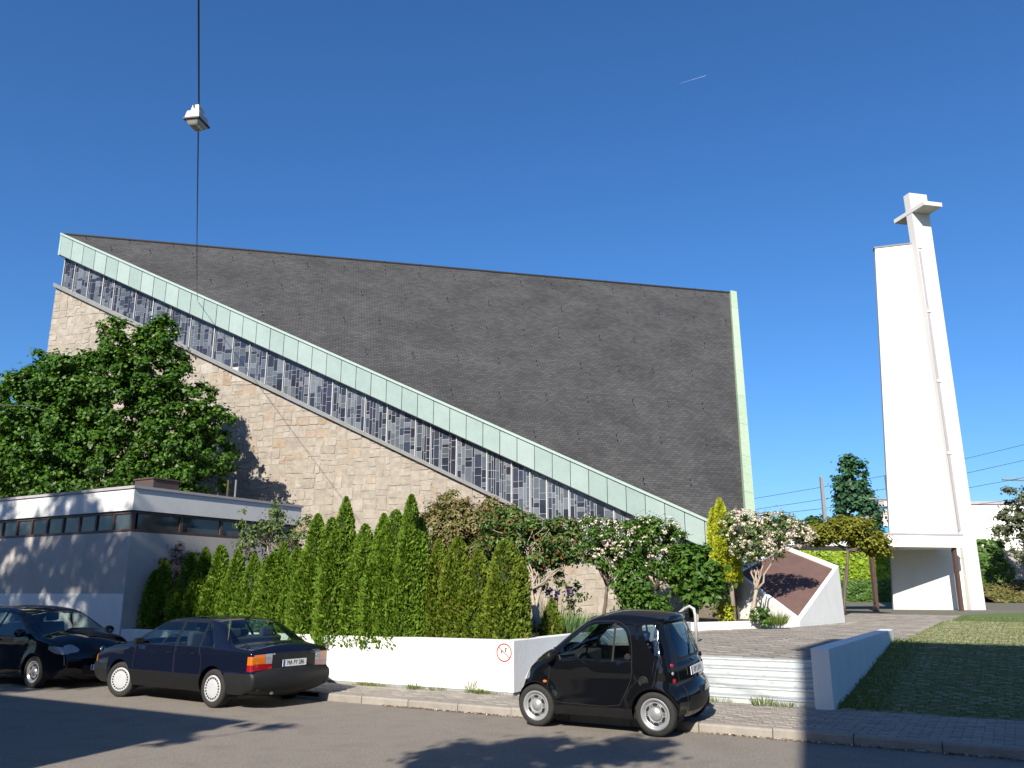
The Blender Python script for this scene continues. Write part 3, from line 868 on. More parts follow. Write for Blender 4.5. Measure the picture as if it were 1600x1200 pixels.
# roof
Rd = E1
At = fac(0, 18.0, .05); Bt = fac(B_a, zt(B_a), .05); Ct = Vector((12.1, 43.67, 18.0))
def mirror(p):
    q = p - At; al = q.dot(E1); pe = q.dot(E2)
    r = At + E1 * al - E2 * pe; r.z = p.z; return r
Bm = mirror(Bt)
dn = (Bt - Ct) - E1 * (Bt - Ct).dot(E1); dn.normalize()
def roof_plane(name, tri, sgn):
    me = bpy.data.meshes.new(name)
    off = WL[church]
    th = Vector((0, 0, -.12))
    vs = [p - off for p in tri] + [p - off + th for p in tri]
    me.from_pydata([tuple(v) for v in vs], [], [(0, 1, 2), (5, 4, 3), (0, 3, 4, 1), (1, 4, 5, 2), (2, 5, 3, 0)])
    uv = me.uv_layers.new(name='UVMap')
    for lp in me.loops:
        p = Vector(vs[lp.vertex_index]) + off - At
        dd = dn if sgn > 0 else Vector((-dn.x, -dn.y, dn.z))
        dd2 = dn if sgn > 0 else (dn - 2 * E2 * dn.dot(E2))
        uv.data[lp.index].uv = (p.dot(E1) + 200, -p.dot(dd2) + 200)
    me.materials.append(M['slate'])
    return link(name, me, church)
roof = roof_plane('roof', [At, Bt, Ct], 1)
roof_plane('roof', [At, Ct, Bm], -1)
nrm = (Bt - At).cross(Ct - At).normalized()
if nrm.z < 0: nrm = -nrm
hm = MB()
hm.tube([Vector((0, 0, 0)), Vector((0, 0, .10)), Vector((0, -.07, .16))], .02, 5)
hk = hm.build('snow_hook', M['slate_hook'], roof, local=True)
hooks = []
slope = (dn.dot(Bt - Ct))
for r_i, dist in enumerate((.35, 1.3, 3.9, 6.6, 9.3, 12.0, 14.6, 17.2, 19.6)):
    al = 1.0 + (r_i % 2) * .9 + (0 if r_i == 0 else .4)
    while al < 36:
        p = At + E1 * al + dn * dist
        # inside the triangle?
        f = dist / slope
        lo = (Bt - At).dot(E1) * f + .4
        hi = (Ct - At).dot(E1) + ((Bt - Ct).dot(E1)) * f - .4
        if lo < al < hi: hooks.append(p + nrm * .0 + Vector((0, 0, .0)))
        al += random.uniform(1.5, 2.0)
for i, p in enumerate(hooks):
    o = hk if i == 0 else hk.copy()
    if i: COL.objects.link(o)
    o.location = p - WL[church]
    o.rotation_euler = (0, 0, random.uniform(-.3, .3))
ridge = MB(); ridge.tube([At + Vector((0, 0, .02)), Ct + Vector((0, 0, .02))], .07, 6); ridge.build('ridge_cap', M['slate_hook'], church)
# right-hand edge of the roof, copper clad
verge = MB()
ed = (Bt - Ct); L_ = ed.length; ed.normalize()
outw = E1
pv = (outw - ed * outw.dot(ed)).normalized()
verge_o = MB(); verge_o.box((Bt + Ct) / 2 + pv * .12 + nrm * -.25, L_, .10, .7, ed, pv)
verge_o = verge_o.build('verge_board', M['dark_gap'], church)
for i in range(9):
    a, b = Ct + ed * (L_ * i / 9 + .01), Ct + ed * (L_ * (i + 1) / 9 - .01)
    mb = MB(); mb.box((a + b) / 2 + pv * .17 + nrm * -.14, (b - a).length, .34, .66, ed, pv)
    mb.build('copper_panel', M['copper_end'], verge_o)
# end wall under the right-hand edge and the hidden back
mb = MB(); Bg, Bmg = Bt.copy(), Bm.copy(); Bg.z = Bmg.z = 0
i_ = Vector((-.3, -.05, 0))
mb.add([Bt + i_ + Vector((0, .4, -.2)), Bm + i_, Ct + i_ * 3 + Vector((0, 0, -.5)), Bg + i_ + Vector((0, .4, 0)), Bmg + i_], [(0, 1, 2), (0, 3, 4, 1)])
mb.build('end_wall', M['stone'], church)
mb = MB(); Ag = fac(.02, 0, -.3); mb.add([Ag, Bmg + i_, Bm + i_ + Vector((0, 0, -.3)), Ag + Vector((0, 0, 17.4))], [(0, 1, 2, 3)])
mb.build('back_wall', M['mortar'], church)

# ================================================================== BELL TOWER
M['joint_line'] = pm('formwork_joint', (.46, .45, .43), (.50, .49, .47), scale=2)
S0 = Vector((19.6, 44, 0))
def sl(a, z, off=0): return S0 + F1 * a + FN * off + Vector((0, 0, z))
tower = thing('bell_tower', 'tall white concrete bell tower tapering up to a cross', 'tower', S0 + Vector((0, 0, 1)))
mb = MB(); mb.prism([sl(-.14, .3), sl(3.30, .3), sl(3.36, 4.6), sl(3.22, 20.78), sl(.94, 20.72)], -FN * .4)
mb.build('slab_wall', M['tower'], tower, bevel=.02)
mb = MB(); mb.prism([sl(.90, 20.72, .04), sl(3.24, 20.78, .04), sl(3.24, 20.86, .04), sl(.90, 20.80, .04)], -FN * .5); mb.build('coping', M['grey_sill'], tower)
for k, z in enumerate((6.9, 9.6, 12.4, 15.2, 18.0)):
    f = (z - .3) / 20.45
    mb = MB(); mb.prism([sl(-.14 + 1.08 * f + .03, z, .003), sl(3.31, z, .003), sl(3.31, z + .022, .003), sl(-.14 + 1.08 * f + .03, z + .022, .003)], -FN * .01); mb.build('formwork_joint', M['joint_line'], tower)
Pp = Vector((23.0, 43.0, 0))
def pyl(u, v):
    q = at_plane(u, v, Pp, E2); return q
pl0, pr0 = pyl(1519, 954), pyl(1541, 951); pl1, pr1 = pyl(1420.5, 301), pyl(1447.5, 301)
pl0.z = pr0.z = .4
pr1.z = pl1.z
mb = MB(); mb.prism([pl0, pr0, pr1, pl1], E2 * .5); mb.build('pylon', M['tower'], tower, bevel=.02)
# thin grey strip running down the pylon beside the slab, with white spacers
M['strip'] = pm('grey_strip', (.30, .28, .30), (.34, .32, .335), scale=3, rough=.7)
q = [pyl(1498, 829), pyl(1501.5, 829), pyl(1438.5, 392), pyl(1435, 392)]
mb = MB(); mb.prism([p - E2 * .012 for p in q], E2 * .02); mb.build('pylon_strip', M['strip'], tower)
for v in (386, 486, 595, 708, 836):
    f = (v - 392) / (829 - 392); uu = 1437.5 + f * 63
    c = pyl(uu, v)
    mb = MB(); mb.box(c - E2 * .015, .22, .06, .14, E1, E2); mb.build('spacer', M['tower'], tower)
# cross arm
cm = pl1.lerp(pr1, .5)
f = (at_plane(1434, 330, Pp, E2).z)
arm_c = pl1.lerp(pl0, (pl1.z - f) / (pl1.z - pl0.z)).lerp(pr1.lerp(pr0, (pl1.z - f) / (pl1.z - pl0.z)), .5)
wid = (pr1 - pl1).length
mb = MB(); mb.box(arm_c + E2 * .25, wid + .02, 2.5, .24, E1, E2); mb.build('cross_arm', M['tower'], tower, bevel=.015)
# canopy in front of the tower
canopy = thing('canopy', 'long flat white canopy roof running up to the bell tower', 'canopy', (17, 41, 1))
Pc = Vector((21.7, 41.5, 0))
def can(a, b, z): return Pc + E1 * a + E2 * b + Vector((0, 0, z))
mb = MB(); mb.prism([can(-9.5, 0, 3.98), can(.55, 0, 3.98), can(.55, 0, 4.56), can(-9.5, 0, 4.56)], E2 * 4.2); mb.build('roof_slab', M['white'], canopy, bevel=.015)
mb = MB(); mb.prism([can(-9.52, -.02, 4.562), can(.57, -.02, 4.562), can(.57, -.02, 4.64), can(-9.52, -.02, 4.64)], E2 * 4.25); mb.build('edge_strip', M['strip'], canopy)
for a in (-4.55, .12):
    mb = MB(); z0 = .9
    mb.box(can(a, .22, (z0 + 3.98) / 2), .17, .17, 3.98 - z0, E1, E2); mb.build('post', M['brown_wood'], canopy)
mb = MB(); mb.box(can(-2.6, 1.4, 3.968), .9, .3, .03, E1, E2); mb.build('ceiling_light', M['strip'], canopy)

# ================================================================== LOW FLAT-ROOFED BUILDING
low = thing('flat_roof_annex', 'low flat roofed annex with a long clerestory window strip', 'building', st(-18.8, 13.25))
sc_ = -18.82
Lw, Dp = 18.0, 5.7
def ring_box(mb, s1, t0, s0, t1, z0, z1): mb.stbox(s0, s1, t0, t1, z0, z1)
mb = MB(); mb.stbox(sc_ - Lw, sc_, 13.26, 13.26 + Dp, -.1, 3.33); mb.build('wall', M['plaster'], low)
mb = MB(); mb.stbox(sc_ - Lw - .1, sc_ + .06, 13.20, 13.26 + Dp + .06, 3.86, 4.40); mb.build('roof_fascia', M['fascia_white'], low)
mb = MB(); mb.stbox(sc_ - Lw - .14, sc_ + .10, 13.16, 13.26 + Dp + .1, 4.402, 4.47); mb.build('parapet_cap', M['strip'], low)
mb = MB(); mb.stbox(sc_ - Lw + .1, sc_ - .10, 13.36, 13.26 + Dp - .1, 3.332, 3.858); mb.build('clerestory_back', M['dark_gap'], low)
# frames and panes along both faces
mb = MB()
mb.stbox(sc_ - Lw, sc_, 13.262, 13.355, 3.332, 3.40); mb.stbox(sc_ - Lw, sc_, 13.262, 13.355, 3.79, 3.858)
mb.stbox(sc_ - .095, sc_ - .002, 13.357, 13.26 + Dp, 3.333, 3.401); mb.stbox(sc_ - .095, sc_ - .002, 13.357, 13.26 + Dp, 3.789, 3.857)
fr_o = mb.build('window_frame', M['brown_wood'], low)
x = 0
while x < 11:
    mb = MB(); mb.stbox(sc_ - x - .72, sc_ - x - .07, 13.30, 13.32, 3.40, 3.79); mb.build('pane', M['window'], fr_o)
    mb = MB(); mb.stbox(sc_ - x - .07, sc_ - x - .002, 13.264, 13.353, 3.40, 3.79); mb.build('frame_post', M['brown_wood'], fr_o)
    x += .72
x = 13.45
for i in range(4):
    mb = MB(); mb.stbox(sc_ - .06, sc_ - .04, x, x + 1.24, 3.40, 3.79); mb.build('pane', M['window'], fr_o)
    mb = MB(); mb.stbox(sc_ - .094, sc_ - .004, x + 1.24, x + 1.33, 3.40, 3.79); mb.build('frame_post', M['brown_wood'], fr_o)
    x += 1.33
mb = MB(); mb.stbox(sc_ - 14, sc_ + .005, 13.235, 13.262, .0, 1.83); mb.build('painted_dado', M['white'], low)
ch = thing('chimney', 'squat brown chimney box on the annex roof below the big maple', 'chimney', st(-20.2, 14.9, 4.4))
mb = MB(); mb.stbox(-20.65, -19.85, 14.5, 15.35, 4.40, 4.86); mb.build('chimney_block', M['chimney'], ch, bevel=.02)
mb = MB(); mb.stbox(-20.68, -19.82, 14.47, 15.38, 4.862, 4.90); mb.build('chimney_cap', M['brown_wood'], ch)
for i, lb in enumerate(('thin pale vent pipe on the annex roof, left of the pair', 'thin pale vent pipe on the annex roof, right of the pair')):
    p = at_plane((349, 361)[i], 770, st(sc_ - .5, 0), D2)
    p = st(sc_ - .45, 16.55 + .28 * i)
    mb = MB(); mb.tube([p + Vector((0, 0, 4.3)), p + Vector((0, 0, 5.02 + .03 * i))], .03, 8); tag(mb.build('vent_pipe', M['brown_wood' if i == 0 else 'grey_sill'], None, origin=p + Vector((0, 0, 4.4))), lb, 'vent pipe', 'vent pipes on the annex roof')

# ================================================================== FAR BACKGROUND
emb = MB(); emb.add([(-60, 64.2, 4.4), (140, 64.2, 4.4), (140, 110, 4.4), (-60, 110, 4.4), (-60, 64.2, 0), (140, 64.2, 0)], [(0, 1, 2, 3), (4, 5, 1, 0)])
tag(emb.build('railway_embankment', M['far_ground']), kind='structure')
emb = MB(); emb.add([(-400, 110, 4.4), (500, 110, 4.4), (600, 900, 4.4), (-600, 900, 4.4)], [(0, 1, 2, 3)])
tag(emb.build('railway_land', M['far_ground']), kind='structure')
rw = thing('retaining_wall', 'grey concrete retaining wall under the railway, partly hidden by ivy', 'wall', (30, 63, 1))
mb = MB(); mb.prism([(-5, 63.4, .8), (75, 63.4, .8), (75, 63.4, 4.9), (-5, 63.4, 4.9)], (0, .5, 0)); mb.build('wall_face', M['concrete'], rw)
def ivy(name, label, x0, x1, z0, z1, y, n, mat, size, holes=0, kind=None, cat='ivy', dens=None):
    x = rng.uniform(x0, x1, n); z = z0 + (z1 - z0) * rng.random(n)
    bump = .25 * np.sin(x * 1.7 + 2 * np.sin(z * 1.3)) * np.cos(z * 1.9 + x * .6)
    keep = np.ones(n, bool)
    if holes:
        m = np.sin(x * .75 + 1.0) + .7 * np.sin(x * 1.9 + z * .7) + .5 * np.sin(z * 2.1 - x) + (z - z0) / (z1 - z0) * 1.6 - holes
        keep = m > 0
    x, z, bump = x[keep], z[keep], bump[keep]
    p = np.stack([x, y - .25 - np.abs(bump) - rng.random(len(x)) * .2, z], 1)
    nr = unit(np.stack([rng.normal(size=len(x)) * .5, -np.ones(len(x)), .5 + rng.normal(size=len(x)) * .5], 1))
    ax = unit(np.cross(nr, rng.normal(size=p.shape)))
    base = Vector(((x0 + x1) / 2, y, z0))
    o = leaf_object(name, p, ax, nr, size * rng.uniform(.6, 1.3, len(x)), size * .9, mat, None, off=np.array(base))
    o.location = base
    return tag(o, label, cat)
ivy('ivy', 'bright yellow green creeper curtain on the wall behind the brown post', 8, 30.5, 2.2, 4.9, 63.2, 9000, M['ivy_yellow'], .34)
ivy('ivy', 'dark ivy hanging down the concrete wall right of the bell tower', 31, 60, 1.3, 5.6, 63.2, 12000, M['ivy'], .32, holes=.75)
ivy('hedge', 'clipped green hedge at the foot of the yellow creeper', 8, 31, 1.0, 2.7, 62.2, 9000, M['ivy'], .26, cat='hedge')
bank = MB(); bank.add([(33, 58.5, 1.13), (75, 58.5, 1.13), (75, 63.3, 2.6), (33, 63.3, 2.6)], [(0, 1, 2, 3)])
tag(bank.build('grass_bank', M['soil']), kind='structure')
n = 9000
x = rng.uniform(33, 62, n); f = rng.random(n)
p = np.stack([x, 58.5 + 4.8 * f, 1.16 + 1.47 * f + rng.random(n) * .15], 1)
nr = unit(np.stack([rng.normal(size=n) * .6, -.5 + rng.normal(size=n) * .5, np.ones(n)], 1))
tag(leaf_object('ground_cover', p, unit(np.cross(nr, rng.normal(size=p.shape))), nr, .26, .2, M['cover']), kind='stuff')
# railway masts and wires
def mast(u, vt, y, label, arm=None):
    p = at_y(u, 900, y); zt_ = at_y(u, vt, y).z
    o = thing('catenary_mast', label, 'mast', (p.x, y, 4.3), 'railway masts behind the wall')
    mb = MB(); mb.prism([(p.x - .16, y, 4.3), (p.x + .16, y, 4.3), (p.x + .12, y, zt_), (p.x - .12, y, zt_)], (0, .3, 0)); mb.build('post', M['galv'], o)
    if arm:
        mb = MB(); q = at_y(arm[0], arm[1], y); mb.tube([(p.x, y + .1, q.z - .1), (q.x, y + .1, q.z)], .09, 6); mb.build('arm', M['galv'], o)
    return o
m_ = mast(1298, 745, 74, 'grey railway mast left of the tall poplar')
mast(1403, 742, 78, 'railway mast half hidden by the left edge of the bell tower', arm=(1358, 779))
mast(1640, 700, 76, 'railway mast at the right edge with a pale arm', arm=(1567, 749))
mast(1176, 795, 76, 'short railway mast just right of the church roof edge', arm=(1225, 800))
mast(1365, 806, 72, 'low pale mast arm standing above the flat topped maple', arm=(1329, 808))
def wire(u0, v0, u1, v1, y, label, r=.02):
    a, b = at_y(u0, v0, y), at_y(u1, v1, y)
    pts = [a.lerp(b, i / 8) - Vector((0, 0, .5 * math.sin(math.pi * i / 8))) for i in range(9)]
    mb = MB(); mb.tube(pts, r, 4); tag(mb.build('overhead_wire', M['iron']), label, 'wire', 'railway overhead wires')
wire(1172, 797, 1720, 690, 75, 'upper railway wire climbing from the roof edge to the right')
wire(1172, 807, 1720, 722, 76, 'second railway wire just under the upper one')
wire(1172, 818, 1720, 760, 77, 'lowest railway wire above the far buildings')
wire(1172, 780, 1720, 664, 79, 'topmost faint railway wire above the poplar')
mb = MB(); p0, p1 = at_y(1512, 840, 100), at_y(1660, 788, 100)
wb = thing('white_building', 'white flat roofed building far behind the bell tower on the right', 'building', (p0.x, 100, 4.4))
mb.prism([(p0.x - 3, 100, 3), (p1.x, 100, 3), (p1.x, 100, p1.z), (p0.x - 3, 100, p1.z)], (0, 14, 0)); mb.build('wall', M['far_white'], wb)
mb = MB(); mb.prism([(p0.x - 3.2, 99.8, p1.z), (p1.x, 99.8, p1.z), (p1.x, 99.8, p1.z + .35), (p0.x - 3.2, 99.8, p1.z + .35)], (0, 14.4, 0)); mb.build('roof', M['strip'], wb)
for k in range(3):
    mb = MB(); z = 4.6 + 1.7 * k
    mb.prism([(p0.x - 2.9, 99.97, z), (p1.x, 99.97, z), (p1.x, 99.97, z + .12), (p0.x - 2.9, 99.97, z + .12)], (0, .02, 0)); mb.build('facade_joint', M['far_beige'], wb)
p0, p1 = at_y(1366, 845, 96), at_y(1402, 793, 96)
gb = thing('beige_building', 'beige building seen between the poplar and the bell tower', 'building', (p0.x, 96, 4.4))
mb = MB(); mb.prism([(p0.x, 96, 3), (p1.x + 6, 96, 3), (p1.x + 6, 96, p1.z + .4), (p0.x + .6, 96, p1.z - .4)], (0, 10, 0)); mb.build('wall', M['far_beige'], gb)
mb = MB(); q = at_y(1385, 790, 95); mb.prism([(q.x, 95.5, q.z), (q.x + 3, 95.5, q.z), (q.x + 3, 95.5, q.z + .8), (q.x, 95.5, q.z + .8)], (0, 3, 0)); mb.build('roof_box', M['far_white'], gb)
p0, p1 = at_y(1371, 846, 88), at_y(1400, 822, 88)
bb = thing('blue_container', 'bright blue site container behind the canopy roof', 'container', (p0.x, 88, 4.4))
mb = MB(); mb.prism([(p0.x, 88, 4.4), (p1.x + 3, 88, 4.4), (p1.x + 3, 88, p1.z), (p0.x, 88, p1.z)], (0, 3, 0)); mb.build('body', M['far_blue'], bb, bevel=.03)
mb = MB(); mb.prism([(p0.x - .05, 87.95, p1.z), (p1.x + 3, 87.95, p1.z), (p1.x + 3, 87.95, p1.z + .15), (p0.x - .05, 87.95, p1.z + .15)], (0, 3.1, 0)); mb.build('lid', M['far_white'], bb)
# contrail high above
a_, b_ = at_y(1060, 131, 3500), at_y(1103, 118, 3500)
mb = MB(); mb.tube([a_, a_.lerp(b_, .5), b_], [.12, .25, .45], 6)
M['vapour'] = pm('vapour', (.8, .8, .8), rough=1)
tag(mb.build('contrail', M['vapour']), 'short white contrail high in the blue sky', 'contrail')
# ================================================================== HANGING STREET LAMP
lp = Vector((-4.24, 10, 7.9))
lamp = thing('street_lamp', 'white boxy street lamp hanging from a span wire over the road', 'street lamp', lp)
dl = Vector((.16, .987, 0)).normalized()      # long axis of the lamp, away from the viewer
dw = Vector((dl.y, -dl.x, 0))
LS = .82
def lp_(l, w, z): return lp + dl * (l * LS) + dw * (w * LS) + Vector((0, 0, .05 + z * LS))
def frustum(mb, l0, w0, z0, l1, w1, z1, sh0=0, sh1=0):
    a = [lp_(sh0 + x * l0, y * w0, z0) for x, y in ((-1, -1), (1, -1), (1, 1), (-1, 1))]
    b = [lp_(sh1 + x * l1, y * w1, z1) for x, y in ((-1, -1), (1, -1), (1, 1), (-1, 1))]
    mb.add(a + b, [(0, 1, 2, 3), (7, 6, 5, 4)] + [(i, i + 4, (i + 1) % 4 + 4, (i + 1) % 4) for i in range(4)])
mb = MB(); frustum(mb, .165, .13, .06, .14, .105, .20); mb.build('housing', M['lamp_white'], lamp, bevel=.012)
mb = MB(); frustum(mb, .10, .08, .20, .08, .055, .34); mb.build('housing_top', M['lamp_white'], lamp, bevel=.012)
mb = MB(); frustum(mb, .178, .14, .035, .178, .14, .06); mb.build('rim', M['brown_wood'], lamp)
mb = MB(); frustum(mb, .10, .075, -.05, .16, .125, .034); mb.build('lamp_glass', M['lamp_glass'], lamp, bevel=.02)
mb = MB(); mb.tube([lp_(0, 0, .33), lp_(0, 0, .42)], .018, 6); mb.tube([lp_(.02, 0, .40), lp_(-.05, -.02, .36), lp_(-.10, -.02, .31), lp_(-.11, -.01, .27)], .008, 5)
mb.build('hanger', M['iron'], lamp)
wa = lp_(0, 0, .42)
wall_pt = at_plane(308.5, 470, fac(0, 0, .25), FN)
back = Vector((3.44, -12, 12.4))
mb = MB(); a_ = [wa.lerp(wall_pt, i / 10) - Vector((0, 0, .25 * math.sin(math.pi * i / 10))) for i in range(11)]
b_ = [wa.lerp(back, i / 10) - Vector((0, 0, .2 * math.sin(math.pi * i / 10))) for i in range(11)]
mb.tube(a_, .011, 5); mb.tube(b_, .010, 5); mb.tube([q + Vector((.006, 0, .02)) for q in b_], .007, 5)
tag(mb.build('span_wire', M['iron'], None, origin=wa), 'dark span wire crossing high over the street to the church', 'wire')
mb = MB(); p0, p1 = at_y(-30, 633, 24), at_y(46, 634, 27); mb.tube([p0, p1, p1 + Vector((.4, 1.5, -.1))], .02, 5)
tag(mb.build('overhead_cable', M['bark_light']), 'thin pale cable running into the big maple from the left', 'wire')

# ================================================================== TREES BY THE CHURCH
maple = tree('maple_tree', 'big dark green maple in front of the stone wall, behind the annex', 'tree', (-14.2, 29.2, .9),
     [(-13.6, 29.2, 7.6, 2.9, 2.0, 3.4), (-11.6, 29.0, 6.8, 1.9, 1.7, 2.5), (-16.4, 28.8, 7.5, 2.2, 1.8, 2.6), (-13.2, 29.2, 9.8, 1.3, 1.2, 1.5), (-14.6, 28.8, 6.2, 2.6, 1.8, 2.0), (-18.0, 28.9, 6.0, 1.8, 1.5, 2.0), (-16.6, 29, 8.7, 1.7, 1.5, 1.7), (-15.2, 28.8, 8.6, 1.6, 1.5, 1.8), (-14.6, 29, 10.6, .7, .8, 1.0), (-12.9, 29, 10.9, .6, .7, .8)],
     1250, .27, 120, .135, .11, 'maple', trunk_r=.22, limbs=26, fork=.55, r_in=.45)
tree('maple_tree', 'dark broadleaf tree at the left edge beside the big maple', 'tree', (-20.6, 31, .9),
     [(-20.6, 31, 6.8, 3.0, 2.0, 3.2), (-19.2, 30.5, 5.6, 2.4, 2.0, 2.2), (-23, 31, 7.5, 2.4, 2, 2.6), (-18.4, 30.5, 7.0, 1.3, 1.5, 1.8)], 700, .30, 110, .14, .115, 'maple', trunk_r=.2, limbs=14)
def conifer(name, label, cat, base, h, r, n, mat, ll, tip=.9, group=None, skirt=.05):
    base = Vector(base); o = thing(name, label, cat, base, group)
    hh = rng.random(n) ** 1.1
    tier = .75 + .25 * np.cos(hh * h * 7)
    rad = r * (1 - hh) ** tip * tier * np.sqrt(rng.uniform(.25, 1, n))
    th = rng.uniform(0, 2 * math.pi, n)
    p = np.stack([rad * np.cos(th), rad * np.sin(th), hh * h - rad * .25 + skirt], 1)
    out = np.stack([np.cos(th), np.sin(th), -.25 + .5 * rng.normal(size=n)], 1)
    leaf_object('crown', p + np.array(base), out + rng.normal(size=p.shape) * .3, rng.normal(size=p.shape) + np.array([0, 0, 1]), ll * rng.uniform(.6, 1.3, n), ll * .35, M[mat], o)
    mb = MB(); mb.tube([base, base + Vector((0, 0, h * .95))], [r * .06, .02], 6); mb.build('trunk', M['bark'], o)
    return o
p = at_y(14, 585, 40); conifer('spruce_tree', 'narrow dark spruce tip above the left trees', 'tree', (p.x, 40, .9), p.z - .9, 2.3, 5000, 'spruce', .3)
p = at_y(42, 600, 41); conifer('spruce_tree', 'second lower spruce tip just left of the big maple', 'tree', (p.x, 41, .9), p.z - 1.2, 2.0, 4500, 'spruce', .3)

# ================================================================== CONIFER HEDGE
def thuja_mesh(seed, n, mat, ph):
    """unit-height column of several upright plumes of flattened sprays"""
    g = np.random.default_rng(seed)
    P = [(0, 0, 1.0, .62)]
    m = int(g.integers(8, 12))
    for i in range(m):
        a = 2 * math.pi * i / m + g.uniform(-.3, .3); d = g.uniform(.38, .62)
        P.append((d * math.cos(a), d * math.sin(a), g.uniform(.5, .9) if i % 2 else g.uniform(.3, .7), g.uniform(.36, .50)))
    P = np.array(P); w = P[:, 2] * P[:, 3]; w = w / w.sum()
    k = g.choice(len(P), n, p=w); Q = P[k]
    hh = g.random(n) ** .85
    th = g.uniform(0, 2 * math.pi, n)
    prof = np.where(hh < .6, .95 + .09 * hh, np.sqrt(np.clip(1.0 - ((hh - .6) / .40) ** 1.7, 0, 1)))
    prof = np.where(k == 0, np.where(hh < .5, 1.0, np.clip((1 - hh) / .5, 0, 1) ** (.42 + .25 * ((seed * 7) % 5) / 4)), prof)
    lump = 1 + .14 * np.sin(th * 2 + hh * 13 + k * 1.7) * np.sin(hh * 19 + k * 2.3)
    rr = np.clip(prof, .04, 1) * lump * (1 - .5 * g.random(n) ** 1.8)
    out = np.stack([np.cos(th), np.sin(th), np.zeros(n)], 1)
    p = np.stack([Q[:, 0] * (1 - .25 * hh) + rr * Q[:, 3] * np.cos(th), Q[:, 1] * (1 - .25 * hh) + rr * Q[:, 3] * np.sin(th), hh * Q[:, 2]], 1)
    return p, out, g
def thuja_col(mat, n, seed):
    p, out, g = thuja_mesh(seed, n, mat, seed * 1.3)
    return p, out, g
TH = {}
def thuja(label, s, t, h, r, mat, n=11000, seed=1, cat='conifer', group='thujas in the hedge on the planter wall', base_z=.80, name='thuja'):
    base = st(s, t, base_z)
    o = thing(name, label, cat, base, group)
    key = (mat, seed, round(h / r, 0))
    p, out, g = thuja_mesh(seed, n, mat, seed * 1.3)
    q = p * np.array([r, r, h])
    ax = out * .75 + np.array([0, 0, .75]) + g.normal(size=q.shape) * .38
    nr = np.cross(out, np.array([0, 0, 1.0])) + out * .5 + g.normal(size=q.shape) * .6
    L_ = .086 * g.uniform(.6, 1.35, n); L_ *= np.where(p[:, 2] > .85, .8, 1)
    leaf_object('foliage', q + np.array(base), ax, nr, L_, L_ * .5, M[mat], o, fold=.1)
    mb = MB(); k = 10
    prof = [(0, .60), (.25, .60), (.45, .46), (.72, .30), (.92, .08)]
    for z, rr in prof:
        pass
    vs = [base + Vector((r * rr * math.cos(2 * math.pi * i / k), r * rr * math.sin(2 * math.pi * i / k), z * h)) for z, rr in prof for i in range(k)]
    fs = [(j * k + i, j * k + (i + 1) % k, (j + 1) * k + (i + 1) % k, (j + 1) * k + i) for j in range(len(prof) - 1) for i in range(k)] + [tuple(range(4 * k, 5 * k))]
    mb.add(vs, fs); mb.build('light_block_core', M['thuja_core'], o)  # solid dark core added inside the sprays to block light
    return o
def th_px(label, u, vt, r, mat, t=14.05, seed=1, n=11000, **kw):
    top = at_t(u, vt, t); s = top.dot(D2)
    return thuja(label, s, t, top.z - .80 + .04, r, mat, n, seed, **kw)
T_ = [
 (228, 870, .60, 'thuja', 'dark shaded thuja at the far left end of the hedge'),
 (258, 876, .50, 'thuja', 'shaded thuja behind the dull pink shrub'),
 (300, 866, .54, 'thuja', 'shaded thuja right of the dull pink shrub'),
 (322, 858, .46, 'thuja', 'half shaded thuja where the hedge comes into the sun'),
 (346, 855, .46, 'thuja', 'first fully sunlit thuja from the left'),
 (372, 864, .46, 'thuja', 'low round topped thuja left of the pale airy shrub'),
 (398, 868, .48, 'thuja', 'low thuja directly below the pale airy shrub'),
 (418, 874, .44, 'thuja', 'lowest thuja below the right corner of the annex'),
 (444, 850, .46, 'thuja', 'mid height thuja right of the pale airy shrub'),
 (466, 858, .46, 'thuja', 'thuja just left of the first pointed tip'),
 (497, 806, .52, 'thuja', 'slim pointed thuja tip left of the broad tall pair'),
 (541, 779, .58, 'thuja', 'tall broad thuja, left of the two tallest'),
 (571, 822, .50, 'thuja', 'thuja shoulder right of the tall broad one'),
 (600, 806, .52, 'thuja', 'ragged topped thuja left of the tallest spire'),
 (619, 800, .50, 'thuja', 'second ragged thuja hard against the tallest spire'),
 (643, 776, .46, 'thuja', 'tallest narrow thuja spire beside the bronze shrub'),
 (686, 846, .56, 'thuja_olive', 'olive thuja, leftmost of the low olive group'),
 (716, 842, .52, 'thuja_olive', 'pointed olive thuja, second of the low olive group'),
 (748, 862, .54, 'thuja_olive', 'round topped olive thuja, third of the low olive group'),
 (789, 848, .60, 'thuja_olive', 'broad olive thuja at the right end of the hedge'),
]
for i, (u, v, r, m_, lb) in enumerate(T_):
    tall = v < 815
    th_px(lb, u, v, r * 1.05, m_, t=13.64 if 480 < u < 660 else 14.05, seed=i + 1, n=25000 if tall else 19000)
th_px('small olive thuja behind the leaning shrub trunk by the wall corner', 862, 938, .26, 'thuja_olive', t=15.6, seed=41, n=3500)

# dull pink shrub between the shaded thujas
p = at_t(268, 885, 14.6)
tree('heather_shrub', 'dull pink feathery shrub among the shaded thujas', 'shrub', (p.x, p.y, .9), [(p.x, p.y, 2.3, .55, .5, .85), (p.x + .45, p.y - .2, 2.5, .4, .4, .6)], 70, .16, 50, .09, .03, 'heather', trunk_r=.03, limbs=8)
